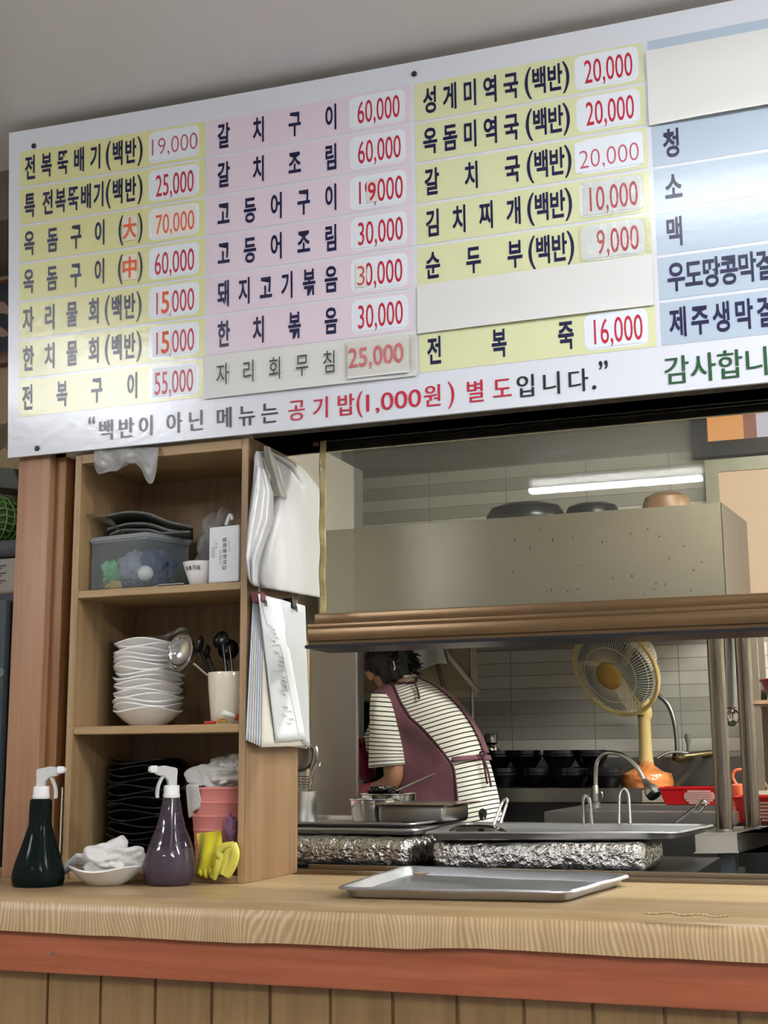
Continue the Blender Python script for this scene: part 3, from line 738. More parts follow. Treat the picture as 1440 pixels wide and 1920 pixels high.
# rubber gloves (yellow) and a mauve cloth
yel = mat('yellow_rubber', '#cfc21c', .55, bump=.12, bscale=90, sheen=.2)
yel2 = mat('pale_yellow_rubber', '#c3bb4a', .6, bump=.12, bscale=90)
gl = thing('yellow_glove', 'bright yellow rubber glove hanging over the shelf foot', 'glove', at(392, 1640, -.01), 'yellow rubber gloves')
b = nb()
def gf(u, v):
    x0 = 367+3*math.sin(v*3); x1 = 418
    p = at(x0+(x1-x0)*u, 1563-6*u+v*(76-u*12), .03-.035*math.sin(min(1, v*1.4)*PI/2)-.008*math.sin(u*PI))
    p.y += .004*math.sin(u*11+v*3); return p
grid(b, gf, 16, 14); obj('cuff', b, yel, gl, solid=.004, sub=1)
b = nb()
for k in range(4): tube(b, [at(378+k*9, 1622, -.004), at(376+k*9, 1636+k%2*3, -.012), at(379+k*9, 1641+k%2*4, -.01)], [.006, .0055, .003], 8, smooth_n=3)
obj('finger', b, yel, gl)
gl = thing('yellow_glove', 'dull yellow rubber glove rolled up beside the bright yellow glove', 'glove', at(425, 1645, -.015), 'yellow rubber gloves')
b = nb()
for pts, r in (([(438, 1585), (420, 1588), (410, 1600), (418, 1612), (404, 1632), (400, 1646)], .008), ([(441, 1590), (428, 1600), (424, 1618), (420, 1640)], .009), ([(436, 1583), (441, 1600), (436, 1622), (424, 1642)], .009)):
    tube(b, [at(x, y, -.012-.006*i/5) for i, (x, y) in enumerate(pts)], r, 10, smooth_n=5)
obj('palm', b, yel2, gl)
b = nb(); tube(b, [at(412, 1612, -.02), at(407, 1630, -.022), at(401, 1648, -.02)], [.008, .0075, .005], 10, smooth_n=4); obj('finger', b, yel2, gl)
b = heap(nb(), at(434, 1552, .02), (.014, .016, .024), 21, .3, 2, 5, 9, soft=10)
single('mauve_cloth', b, mat('mauve_fabric', '#6a475c', .9, bump=.2, bscale=150), 'small mauve cloth stuffed above the gloves against the panel', 'cloth')

# ---- middle compartment: canister with ladles, small bits
cn = at(408, 1330, .07); cR = mpp(cn)*46; ch_ = at(408, 1262, .07).z-Z2
cx_, cy_ = SX1-.018-cR-.001, .075
can = single('utensil_canister', lathe(nb(), [(cR*.78, 0), (cR*.83, .003), (cR*.9, ch_*.35), (cR*.97, ch_*.75), (cR, ch_-.002), (cR*.985, ch_), (cR*.95, ch_-.002), (cR*.93, ch_*.7), (cR*.8, .006), (0.001, .005)], (cx_, cy_, Z2), 56),
             mat('cream_ceramic', '#ddd6bd', .15, coat=.5), 'cream ceramic canister holding ladles on the middle shelf', 'canister')
def ladle(name, label, base, tip, nrm, R, mt, group, deep=.5, hr=.003):
    base, tip, nrm = Vector(base), Vector(tip), Vector(nrm).normalized()
    t = thing(name, label, 'ladle', base, group)
    d = (tip-base).normalized()
    b = nb(); lathe(b, [(R*math.sin(a), -R*deep*math.cos(a)) for a in [PI*.5*i/10 for i in range(1, 11)]]+[(R*1.02, .001), (R*.97, .002)]+[(R*.96*math.sin(a), .002-R*deep*.95*math.cos(a)) for a in [PI*.5*(10-i)/10 for i in range(1, 10)]], tip, 36, axis=nrm)
    obj('bowl', b, mt, t)
    b = nb(); tube(b, [base, base+(tip-base)*.5, tip-d*R*1.0, tip-d*R*.92], [hr, hr, hr*1.3, hr*2], 8, smooth_n=3); obj('handle', b, mt, t)
ladle('steel_ladle', 'large polished steel ladle leaning out over the white plates', (cx_-cR*.62, cy_-.006, Z2+ch_*.8), at(338, 1222, .035), (-.35, -.9, .12), mpp(at(338, 1222, .05))*35, chrome, 'ladles in the cream canister', .55)
for k, (px, py, lab, nr) in enumerate(((372, 1208, 'dark ladle just behind the polished steel ladle', (-.9, -.4, .3)), (386, 1222, 'black ladle at the middle of the cream canister', (-.8, -.5, .2)),
                                      (414, 1200, 'tallest black ladle in the cream canister', (-.2, -1, .3)), (428, 1218, 'black spoon near the oak panel in the cream canister', (.4, -.9, .1)))):
    p = at(px, py, .05+.02*k)
    ladle('black_ladle', lab, (cx_-.012+.009*k, cy_+.004*k, Z2+.02), p, nr, (.019, .016, .019, .022)[k], black_pl, 'ladles in the cream canister', .6, .003)
for px, py, top_, lab in ((424, 1262, 1208, 'thin steel rod standing in the cream canister'), (436, 1262, 1212, 'thin steel rod closest to the oak panel in the canister')):
    b = tube(nb(), [(cx_+.016, cy_-.006, Z2+.02), at(px, py, cy_-.03), at(px-6, top_, cy_-.01)], .0016, 8)
    single('steel_rod', b, chrome, lab, 'utensil', 'steel rods in the canister')
b = nb(); tube(b, [at(384, 1355.5, .012), at(404, 1354.5, .012)], .0032, 8); single('red_marker', b, mat('red_plastic', '#a8231f', .4), 'short red stick lying by the cream canister', 'marker')
b = heap(nb(), (at(416, 1352, .014).x, .014, Z2+.005), (.012, .007, .006), 4, .1, 2, 3); single('amber_bead', b, mat('amber', '#a8701c', .3), 'small amber lump beside the red stick', 'bead')
mk = thing('marker_pen', 'white and orange pen end lying before the canister', 'pen', at(430, 1352, .0))
p0, p1 = at(418, 1336, -.002), at(446, 1345, .03)
obj('barrel', tube(nb(), [p0, p0.lerp(p1, .75)], .0055, 10), white_pl, mk); obj('pen_cap', tube(nb(), [p0.lerp(p1, .75), p1], .0058, 10), mat('orange_plastic', '#cc5326', .4), mk)

# ---- top compartment: clear storage box, grey cloth, bowl, card box, bags
tb = thing('storage_box', 'clear plastic storage box full of kitchen bits on the top shelf', 'storage box', at(262, 1098, .06))
boxm = clear('clear_polypropylene', '#eaeef0', .15, body='#cfd8dd', body_w=.2)
cA, cB, cC = at(166, 1102, .035), at(271, 1098, .012), at(357, 1088, .13)
cA.z = cB.z = cC.z = Z1+.001; cD = cA+cC-cB
hb = at(271, 997, .012).z-Z1
def quad_box(bm, A, B, C, D, z0, z1, ins=0.):
    c = (A+B+C+D)/4
    q = [p.lerp(c, ins) for p in (A, B, C, D)]
    return prism(bm, [Vector((p.x, p.y, z0)) for p in q], (0, 0, z1-z0), .004)
obj('tub', quad_box(nb(), cA, cB, cC, cD, Z1+.001, Z1+hb-.012, .02), boxm, tb)
obj('lid', quad_box(nb(), cA, cB, cC, cD, Z1+hb-.014, Z1+hb, -.03), clear('milky_lid', '#e6eaeb', .2, body='#d5dadc', body_w=.45), tb)
ctr = (cA+cC)/2; ctr.z = Z1
def inbox(fx, fy): return cB+(cA-cB)*fx+(cC-cB)*fy
def lump(name, lab, cat, fx, fy, dz, size, mt, seed, amp=.3):
    p = inbox(fx, fy); b = heap(nb(), (p.x, p.y, Z1+dz), size, seed, amp, 4, 5, 9); return single(name, b, mt, lab, cat)
lump('green_mesh_ball', 'crumpled green mesh inside the clear box', 'mesh', .78, .25, .036, (.020, .02, .030), mat('green_mesh', '#5fae78', .4, bump=.3, bscale=120), 5, .5)
lump('dark_cloth_bundle', 'dark blue cloth bundle filling the clear box', 'cloth', .28, .55, .048, (.042, .034, .042), mat('dark_blue_cloth', '#3a4660', .8), 9)
lump('grey_sponge', 'slate grey wad between the mesh and the bundle', 'sponge', .52, .4, .05, (.036, .028, .036), mat('slate_wad', '#7d8894', .8), 6)
p = inbox(.17, .22); single('white_ball', lathe(nb(), [(.0165*math.sin(a), -.0165*math.cos(a)) for a in [PI*i/16 for i in range(17)]], (p.x, p.y, Z1+.034), 28, close=False), white_pl, 'round white plastic cap inside the clear box', 'cap')
lump('yellow_packet', 'small yellow packet at the bottom of the clear box', 'packet', .6, .12, .010, (.026, .012, .009), mat('yellow_packet', '#a8903c', .5), 4)
lump('blue_packet', 'small navy packet at the bottom of the clear box', 'packet', .35, .14, .012, (.02, .012, .011), mat('navy_packet', '#28304e', .4), 14)
b = nb(); pp = [at(288, 1092, .02), at(345, 1084, .035), at(345, 1094, .0), at(300, 1097, .0)]
for q in pp: q.z = Z1+.0015
prism(b, pp, (0, 0, .0008)); single('leaflet', b, paper, 'small white leaflet lying at the front of the top shelf', 'leaflet')
# folded grey cloth on the lid: three layers, draped
gc = mat('grey_fabric', '#63645f', .95, bump=.2, bscale=200, var=.25, vscale=90)
gt = thing('grey_cloth', 'folded grey flecked cloth lying on the clear storage box', 'cloth', at(270, 985, .1))
for k in range(3):
    b = nb()
    def gcf(u, v, k=k):
        px = 205+u*(150+8*k)-k*4; py = 985-k*11+u*u*18-12*math.sin(u*PI)*.9
        p = at(px, py, .045+v*.15+.02*u); z = Z1+hb+.006+k*.013+.018*math.sin(min(1, u*1.3)*PI)*.7-.02*u*u+(.004*noise.noise(Vector((u*4, v*3, k))))
        if k == 2: z += .016*(1-u)
        p.z = max(z, Z1+hb+.004); return p
    grid(b, gcf, 22, 8); obj('fold', b, gc, gt, solid=.007, sub=1)
b = nb(); grid(b, lambda u, v: at(160+u*72, 968+u*30-14*math.sin(u*PI)+v*12, .02+.06*v)+Vector((0, 0, .004*math.sin(u*12+v*6))), 16, 6)
single('film_bag', b, clear('shiny_film', '#e2e2dc', .06, bump=.3, bscale=50, body='#c8c8c0', body_w=.18), 'loose clear film sticking out beside the grey cloth', 'film', solid=.0006, sub=1)
# white bowl with blue characters
bc = at(372, 1070, .035); bR = mpp(bc)*36; bh = at(372, 1054, .035).z-Z1
bw = thing('white_bowl', 'white bowl with dark blue characters on the top shelf', 'bowl', (bc.x, .05, Z1))
obj('body', lathe(nb(), [(bR*.55, 0), (bR*.6, .002), (bR*.78, bh*.45), (bR*.98, bh*.95), (bR, bh), (bR*.96, bh), (bR*.74, bh*.45), (bR*.5, .005), (.0005, .004)], (bc.x, .05, Z1), 44), ceramic, bw)
bm = nb()
def on_bowl(u, v, off):
    th = math.radians(-100)+u/bR; r = bR*(.60+.38*v/bh)+off; return Vector((bc.x+r*math.cos(th), .05+r*math.sin(th), Z1+v))
for k, ch in enumerate('美壽月福'): put(bm, ch, -.018+k*.0105, -.009+k*.0105, bh*.62, bh*.62+.009, 'box', .0, f=on_bowl, off=.0015)
obj('lettering', bm, m_navy, bw, smooth=False, recalc=False)
# white card box with a line of print turned upright
cb = thing('card_box', 'white card box with upright black lettering on the top shelf', 'box', at(419, 1090, .01))
A, B_ = at(391, 1092, .012), at(447, 1086, .004)
A.z = B_.z = Z1+.001; hcb = at(419, 988, .01).z-Z1
dv = Vector((.006, .05, 0))
obj('carton', prism(nb(), [A, B_, B_+dv, A+dv], (0, 0, hcb), .0012), mat('white_card', '#d9dadb', .5), cb)
ex = (B_-A); exn = ex.normalized(); nn = Vector((exn.y, -exn.x, 0))
def on_card(u, v, off): return A+exn*u+Vector((0, 0, v))+nn*off
bm = nb()
def turned(s, x0, x1, ztop, zl, bold, bm=bm):
    n = len(s)
    for k, ch in enumerate(s):
        vs, fs = glyph(ch, bold, 0)
        if not vs: continue
        z1 = ztop-k*zl/n
        q = [bm.verts.new(on_card(x0+(y+.12)/.96*(x1-x0), z1-x/.92*zl/n*.9, .0006)) for x, y in vs]
        for fc in fs:
            try: bm.faces.new([q[i] for i in fc])
            except ValueError: pass
L_ = ex.length
turned('일회용한끼김', L_*.46, L_*.60, hcb*.80, hcb*.60, .012); turned('식당용물티슈', L_*.36, L_*.42, hcb*.58, hcb*.28, -.005); turned('한국', L_*.22, L_*.28, hcb*.72, hcb*.12, -.005); turned('깨끗하게', L_*.66, L_*.71, hcb*.72, hcb*.2, -.01)
obj('lettering', bm, m_black, cb, smooth=False, recalc=False)
b = nb(); x0, x1, z0, z1 = L_*.10, L_*.19, hcb*.46, hcb*.63
for (a, b1, c1, d1) in ((x0, x1, z0, z0+.0008), (x0, x1, z1-.0008, z1), (x0, x0+.0008, z0, z1), (x1-.0008, x1, z0, z1)):
    b.faces.new([b.verts.new(on_card(u, v, .0007)) for u, v in ((a, c1), (b1, c1), (b1, d1), (a, d1))])
obj('printed_outline', b, m_black, cb, smooth=False)
# crumpled clear bag behind the bowl and the box, with a white tag
bagm = clear('crumpled_bag_film', '#eeeeec', .07, bump=.5, bscale=28, body='#d9d9d6', body_w=.25)
pb_ = at(405, 1010, .12)
bg = thing('plastic_bag', 'crumpled clear plastic bag standing behind the white card box', 'plastic bag', (pb_.x-.004, .13, Z1))
obj('film', heap(nb(), (pb_.x-.004, .135, Z1+.078), (.043, .045, .076), 17, .3, 2.4, 6, 1.0), bagm, bg)
obj('tie', tube(nb(), [at(424, 985, .07), at(432, 965, .07), at(436, 975, .07)], .004, 8, smooth_n=4), white_pl, bg)
# white bag dangling from the top of the shelf, its handle loops hanging
bag2 = clear('white_bag_film', '#dededb', .12, bump=.4, bscale=35, body='#d5d5d2', body_w=.6)
b = nb()
LO = [(0, 873), (.06, 890), (.15, 888), (.25, 884), (.36, 884), (.45, 876), (.55, 870), (.65, 869), (.74, 880), (.8, 900), (.86, 909), (.92, 906), (.97, 880), (1, 855)]
def dang(u, v):
    low = interp(LO, u); p = at(176+u*121, 838+(low-838)*v, -.006-.010*math.sin(v*PI)*(1+.5*math.sin(u*17)))
    p.y += .006*noise.noise(Vector((u*9, v*5, 3))); return p
grid(b, dang, 40, 12)
single('hanging_bag', b, bag2, 'white plastic carrier bag dangling from under the menu board into the shelf', 'plastic bag', solid=.0012, sub=1)

# ================================================================== HANGING ON THE SHELF SIDE
XS = SX1+.004
wb = mat('white_bag_plastic', '#a6a5a5', .38, bump=.18, bscale=22, spec=.4)
wbt = mat('white_bag_fold', '#c2c2c4', .3, bump=.1, bscale=20)
ROWS = [(0, 482, 505, 846), (.06, 478, 530, 856), (.15, 476, 566, 875), (.28, 474, 598, 912), (.45, 468, 601, 965), (.65, 463, 600, 1025), (.85, 462, 600, 1078), (.96, 468, 600, 1102), (1, 476, 600, 1110)]
def prow(T, t):
    for a, b_ in zip(T, T[1:]):
        if t <= b_[0]:
            k = (t-a[0])/(b_[0]-a[0]); return [a[i]+(b_[i]-a[i])*k for i in (1, 2, 3)]
    return T[-1][1:]
hb_ = thing('bag_bundle', 'bundle of white plastic carrier bags hung on the side of the shelf', 'bag bundle', (XS, .1, 1.45))
def bagf(u, v):
    l, r, y = prow(ROWS, v); px = l+(r-l)*u; py = y+(u-.5)*22*min(1, v*1.4)
    fold = .006*math.sin(u*16+v*3)*math.exp(-v*3)+.004*noise.noise(Vector((u*6, v*3, 0)))
    X = XS+.016+.018*math.sin(u*PI)*min(1, v*2)+fold
    X -= .010*math.exp(-((u-(.45-.35*v))/.05)**2)
    return atx(px, py, X)
b = nb(); grid(b, bagf, 36, 36); obj('bags', b, wb, hb_, solid=.006, sub=1)
def rollf(u, v):
    l = interp([(0, 481), (.2, 476), (.5, 467), (.8, 461), (1, 468)], v); wd = interp([(0, 14), (.2, 36), (.45, 44), (.7, 28), (1, 12)], v)
    y = 872+v*218; X = XS+.036+.012*math.sin(u*PI)+.005*math.sin(u*9+v*2)
    return atx(l+wd*u, y+u*8, X)
b = nb(); grid(b, rollf, 14, 30); obj('folded_edge', b, wbt, hb_, solid=.004, sub=1)
def knot(u, v):
    th = u*2*PI; r = interp([(0, .006), (.3, .016), (.6, .012), (1, .022)], v)
    p = atx(500+v*26, 838+v*95, XS+.034)
    return p+Vector((r*.5*math.cos(th), r*math.sin(th), 0))+Vector((.003*math.sin(5*th), .004*math.cos(4*th), 0))
b = nb(); grid(b, knot, 24, 20, cu=True); obj('gathered_top', b, clear('gathered_film', '#d9d6cc', .1, bump=.4, bscale=50, body='#cbc8bd', body_w=.65), hb_)
# sheaf of written sheets held by two binder clips
sf = thing('paper_sheaf', 'thick sheaf of written paper sheets clipped to the shelf side', 'papers', (XS, .1, 1.25))
def sheet(name, P4, X, mt, bulge=0., lab=None, sub=0):
    (ax, ay), (bx_, by), (cx2, cy2), (dx, dy) = P4
    def f(u, v):
        px = (ax+(bx_-ax)*u)*(1-v)+(dx+(cx2-dx)*u)*v; py = (ay+(by-ay)*u)*(1-v)+(dy+(cy2-dy)*u)*v
        return atx(px, py, X+bulge*math.sin(u*PI*.8)*v+.002*math.sin(v*5+u*3))
    b = nb(); grid(b, f, 10, 16); obj(name, b, mt, sf, solid=.0008, label=lab); return f
spp = mat('sheaf_paper', '#c4c5c8', .7); pbl = mat('bluish_paper', '#c3ccd6', .7); pcr = mat('cream_paper', '#cfcabb', .7)
for k in range(7):
    o_ = k*3.2
    sheet('sheet', ((475+o_, 1111+k*1.2), (566, 1134), (575+k*.6, 1404-k), (461+o_*1.5, 1388+k*2.2)), XS+.004+k*.0026, (pbl, spp, pcr, spp, pbl, spp, pcr)[k], .004)
f_top = sheet('top_sheet', ((484, 1113), (526, 1126), (573, 1386), (517, 1392)), XS+.026, mat('fresh_paper', '#c3c5c7', .7), .004, 'loose top sheet with pencilled notes')
f_mid = sheet('back_sheet', ((520, 1124), (572, 1136), (581, 1403), (556, 1385)), XS+.023, mat('grey_paper', '#a9abac', .7), .003)
b = nb(); rs = random.Random(3)
def stroke(pts): 
    q = [f_top(u, v)+Vector((.0022, -.001, 0)) for u, v in pts]; tube(b, q, .00042, 4)
for v0, v1, n in ((.22, .33, 4), (.38, .50, 4), (.55, .67, 5), (.58, .70, 4), (.76, .90, 5)):
    for k in range(n):
        v = v0+(v1-v0)*k/n; u0_ = .25+rs.random()*.25
        stroke([(u0_, v), (u0_+.12+rs.random()*.1, v+.008), (u0_+.05, v+.018)]); stroke([(u0_+.14, v+.002), (u0_+.18, v+.02)])
stroke([(.08, .05), (.1, .12), (.2, .2), (.42, .21)]); stroke([(.3, .34), (.62, .33)]); stroke([(.2, .52), (.65, .51)])
stroke([(.62, .34), (.7, .6), (.78, .97)])
obj('handwriting', b, mat('pencil', '#77777c', .6), sf)
for (px, py, c_, lab) in ((492, 1120, '#5a1822', 'dark red binder clip'), (550, 1131, '#14161f', 'black binder clip')):
    p = atx(px, py, XS+.026)
    b = nb(); prism(b, [p+Vector((.004, -.011, -.010)), p+Vector((.004, .011, -.012)), p+Vector((.002, .011, .008)), p+Vector((.002, -.011, .010))], (-.022, 0, 0), .001)
    c_o = obj('binder_clip', b, mat('clip_'+c_[1:], c_, .35), sf, label=lab)
    b = nb(); tube(b, [p+Vector((.006, -.004, -.006)), p+Vector((.008, -.004, -.018)), p+Vector((.008, .004, -.018)), p+Vector((.006, .004, -.006))], .0012, 6)
    obj('clip_wire', b, black_pl, c_o)
b = nb(); tube(b, [atx(486, 1096, XS+.003), atx(486, 1110, XS+.008)], .0025, 6); tube(b, [atx(548, 1108, XS+.003), atx(548, 1126, XS+.008)], .0025, 6)
obj('hanging_strap', b, pcr, sf)

# ================================================================== ON THE COUNTER
def spray(px, py, prof, mt, label, head_dir, liquid=None, lname='body'):
    c = atz(px, py, CZ); s = mpp(c)
    t = thing('spray_bottle', label, 'spray bottle', c, 'spray bottles on the counter')
    P_ = [(r*s, h*s) for r, h in prof]
    obj('body', lathe(nb(), [(.001, .001)]+P_, c, 48), mt, t)
    if liquid:
        lm, lh = liquid
        obj('liquid', lathe(nb(), [(.001, .003)]+[((r-1.6)*s, max(h, 3)*s) for r, h in prof if h < lh]+[(interp([(h, r) for r, h in prof], lh)*s-1.6*s, lh*s), (.001, lh*s)], c, 40), lm, t)
    hz = prof[-1][1]*s
    obj('collar', lathe(nb(), [(15.5*s, hz), (16.2*s, hz+2*s), (16.2*s, hz+6*s), (15*s, hz+7*s), (15*s, hz+21*s), (14*s, hz+23*s), (4*s, hz+23*s)], c, 36, wob=lambda th, k: (.25*s*math.sin(th*30) if k in (3, 4) else 0, 0)), white_pl, t)
    d = Vector(head_dir).normalized(); sd = Vector((-d.y, d.x, 0))
    def hp(a, z, o): return c+d*(a*s)+Vector((0, 0, hz+z*s))+sd*(o*s)
    mh = mat('frosted_plastic', '#dcdcd8', .3, trans=.25, ior=1.2)
    hd = obj('trigger_head', prism(nb(), [hp(a, z, -6) for a, z in ((-9, 22), (7, 22), (9, 33), (17, 40), (30, 42), (34, 46), (34, 57), (16, 60), (-8, 55), (-10, 50), (-9, 38))], sd*(12*s), 1.2*s), mh, t)
    obj('nozzle', prism(nb(), [hp(a, z, -8) for a, z in ((30, 46), (44, 47), (47, 54), (42, 60), (30, 60))], sd*(16*s), 2*s), white_pl, t)
    b = nb(); n_ = 8; q = []
    for k in range(n_+1):
        v = k/n_; q.append((18+10*v+4*math.sin(v*PI), 40-40*v))
    prism(b, [hp(a+3, z, -4) for a, z in q]+[hp(a-2.5, z, -4) for a, z in q[::-1]], sd*(8*s), .8*s)
    obj('trigger', b, mh, t)
    b = nb(); tube(b, [c+Vector((0, 0, hz)), c+Vector((.002, 0, hz*.5)), c+Vector((-.012, .004, .012))], 1.6*s, 8, smooth_n=5)
    obj('dip_tube', b, mat('tube_plastic', '#d0d0cc', .3), t)
dark_gl = mat('dark_green_plastic', '#18221f', .10, spec=.6, trans=.35, ior=1.12)
spray(71, 1661, [(44, 0), (47, 3), (49.5, 14), (48.5, 24), (44, 42), (36, 66), (28, 90), (22.5, 108), (21.5, 114), (21, 150), (20.5, 157), (17, 160)], dark_gl, 'dark green conical spray bottle with white trigger at the counter end', (.97, .24, 0))
purple = clear('purple_plastic', '#b9b0ba', .05, f_ior=1.5, body='#8d7c8e', body_w=.2)
liq = mat('purple_liquid', '#917f89', .2, trans=.5, ior=1.08)
spray(318, 1659, [(38, 0), (42, 3), (48.5, 20), (49.5, 30), (47.5, 48), (43, 66), (36, 86), (28, 104), (22, 128), (18.5, 145), (15.8, 160)], purple, 'purple pear-shaped spray bottle half full before the shelf', (-.62, -.75, 0), (liq, 68))
# plate with a crumpled white towel
c = atz(199, 1659, CZ); s = mpp(c)
pr_, wob = wavy(s*71, s*31, s*4, 2.6, .003)
single('small_dish', lathe(nb(), pr_, c, 56, wob), ceramic, 'small white wavy dish holding a wrung towel on the counter', 'dish')
tw = thing('white_towel', 'crumpled damp white towel lying in the small dish', 'towel', c+Vector((0, 0, .02)))
obj('bundle', heap(nb(), c+Vector((.012*1.2, 0, .046)), (.054, .042, .034), 31, .34, 2.0, 6, .7, soft=8), cloth_w, tw)
b = nb()
def tail(u, v):
    p = at(182-u*70, 1620-30*math.sin(min(1, u*1.5)*PI*.55)*.35+max(0, u-.55)*70+v*16-8, c.y-.01+v*.02)
    p.z += .004*noise.noise(Vector((u*6, v*4, 2))); return p
grid(b, tail, 20, 6); obj('tail', b, cloth_w, tw, solid=.009, sub=1)

# shallow steel trays: rim rolled, one corner a little dented
def tray(label, P4, zr, zb, loc_z, group, mt=steel, inset=.02, cat='tray', name='steel_tray', seed=1):
    t = thing(name, label, cat, (sum(p.x for p in P4)/4, sum(p.y for p in P4)/4, zb), group)
    cc = sum((Vector(p) for p in P4), Vector())/4
    def loop(k, z, r=.03, n=5, dent=0.):
        Q = [cc+(Vector(p)-cc)*k for p in P4]; out = []
        for i in range(4):
            a, p, d = Q[i-1], Q[i], Q[(i+1) % 4]; e0 = (a-p).normalized(); e1 = (d-p).normalized()
            s0, s1 = p+e0*r, p+e1*r
            for j in range(n+1):
                tt = j/n; q = s0*(1-tt)**2+p*2*tt*(1-tt)+s1*tt*tt; q.z = z+dent*(1 if i == seed and j in (1, 2, 3) else 0); out.append(q)
            for j in range(1, 4):
                q = s1.lerp(d+(p-d).normalized()*r, j/4); q.z = z+.0008*math.sin(i*3+j*2+seed); out.append(q)
        return out
    size = max((Vector(P4[0])-cc).length, .1); ki = 1-inset/size
    L = [loop(1.0, zr-.004), loop(1.006, zr-.001), loop(1.0, zr+.001, dent=-.004), loop(.985, zr, dent=-.004), loop(.972, zr-.003, dent=-.003), loop(ki, zb+.003), loop(ki-.02, zb+.001)]
    b = nb(); R_ = [[b.verts.new(p) for p in l] for l in L]
    for a, d in zip(R_, R_[1:]):
        n = len(a)
        for i in range(n): b.faces.new((a[i], a[(i+1) % n], d[(i+1) % n], d[i]))
    b.faces.new(R_[-1])
    obj('pan', b, mt, t, solid=.0014, angle=20)
    b = nb(); tube(b, [p+Vector((0, 0, -.001)) for p in L[1]]+[L[1][0]], .0025, 6, cap=False); obj('rolled_rim', b, mt, t)
    return t
tray_m = mat('tray_steel', '#bcbdc0', .36, 1, rvar=.08, vscale=14)
tray('wide steel tray lying alone on the laminate counter top', [atz(*q, .932) for q in ((631, 1664), (1066, 1672), (1182, 1640), (760, 1624))], .932, CZ+.0005, 0, 'steel trays', tray_m, .017, seed=1)

# ================================================================== KITCHEN: SERVING LEDGE
dark_st = mat('dark_worktop', '#2a2a2b', .4, .6)
ld = thing('serving_ledge', 'dark steel ledge just inside the serving window', 'worktop', (-.8, .6, .1))
obj('worktop', bx(-1.755, -.385, .345, .93, .885, .912), dark_st, ld)
obj('cabinet_body', bx(-1.755, -.385, .37, .90, .10, .885), dark_st, ld)
foilm = mat('aluminium_foil', '#c9c7c2', .22, 1, bump=1.0, bscale=75)
def foil(pa, pb, ya, yb, y0, dep, label, seam=None):
    A, B_ = at(pa, (ya+yb)/2, y0), at(pb, (ya+yb)/2, y0); z0, z1 = .9125, at((pa+pb)/2, ya, y0).z
    t = thing('foil_parcel', label, 'foil parcel', ((A.x+B_.x)/2, y0+dep/2, z0), 'foil-wrapped parcels')
    def mk(xa, xb, grow=0):
        b = bx(xa, xb, y0-grow, y0+dep+grow, z0, z1+grow, bev=.02, seg=4)
        bmesh.ops.subdivide_edges(b, edges=[e for e in b.edges if e.calc_length() > .03], cuts=40, use_grid_fill=True)
        for v in b.verts:
            n_ = .0045*noise.noise(v.co*38+Vector((pa, 0, 0)))+.003*ridged(v.co*55, 2)-.003
            d = (v.co-Vector(((xa+xb)/2, y0+dep/2, (z0+z1)/2))); d.x *= .15; v.co += d.normalized()*n_
            v.co.z = max(z0, v.co.z)
        return b
    obj('wrap', mk(A.x, B_.x), foilm, t, angle=60)
    if seam: obj('wrap_end', mk(A.x-.002, at(seam, 1600, y0).x, .002), foilm, t, angle=60)
    return z1
zf = foil(809, 1208, 1581, 1630, .40, .26, 'longer foil-wrapped block under the wide kitchen tray', 878)
foil(480, 769, 1573, 1626, .40, .24, 'foil-wrapped block beside the shelf under two stacked trays')
TZ = max(zf+.003, .976)
tray('wide rimmed steel tray resting on the longer foil block', [atz(*q, TZ+.017) for q in ((797, 1561), (1272, 1560), (1340, 1546), (866, 1542))], TZ+.017, TZ, 0, 'steel trays', tray_m, .017, seed=1)
zl = at(600, 1568, .42).z
tray('lower of two steel trays stacked on the foil block by the shelf', [atz(*q, .991) for q in ((470, 1551), (781, 1556), (872, 1540), (600, 1537))], .991, .977, 0, 'steel trays', tray_m, .015, seed=2)
tray('upper of two steel trays stacked on the foil block by the shelf', [atz(*q, 1.003) for q in ((470, 1541), (776, 1544), (866, 1533), (600, 1529))], 1.003, .9925, 0, 'steel trays', tray_m, .015, seed=1)
UT = .9945
# steel cutlery can with ladles
c = Vector((at(565, 1500, .62).x, .62, UT)); s = mpp(c)
cr_ = 30*s; chh = 60*s
single('steel_can', lathe(nb(), [(cr_*.95, 0), (cr_*.98, .003), (cr_, chh), (cr_*.96, chh), (cr_*.9, .004), (.001, .003)], c, 40), steel, 'tall steel can of serving tools beside the shelf panel', 'can')
ladle('steel_ladle', 'broad dark steel ladle upright in the steel can', c+Vector((0, 0, .01)), at(562, 1418, .62), (.2, -1, .2), 30*s, steel_dk, 'serving tools in the steel can', .6)
b = tube(nb(), [c+Vector((.012, .0, .01)), at(582, 1450, .61), at(592, 1420, .60), at(590, 1400, .60), at(584, 1402, .60)], [.003, .003, .006, .006, .004], 8, smooth_n=4)
single('tongs', b, steel_dk, 'curled tongs end rising behind the ladle in the can', 'tongs')
b = tube(nb(), [c+Vector((.010, -.004, .01)), at(588, 1448, .59), at(596, 1432, .59), at(601, 1428, .59), at(598, 1436, .59)], [.002]*5, 8, smooth_n=4)
single('serving_spoon', b, chrome, 'thin bent steel spoon handle in the steel can', 'spoon')
for k in range(5):
    pz = at(580, 1458+k*5, .58)
    b = nb(); grid(b, lambda u, v: Vector((c.x-.02+u*.062, .575+.012*v+.002*math.sin(u*9), pz.z+.003*math.sin(u*PI*.9))), 10, 3)
    single('hooked_spoon', b, chrome, 'flat steel spoon handle across the can, %s of five' % ('topmost', 'second', 'third', 'fourth', 'lowest')[k], 'spoon', 'spoon handles across the can', solid=.003, sub=1)
pk = mat('pink_fabric', '#b56f86', .9, bump=.15, bscale=90)
b = nb()
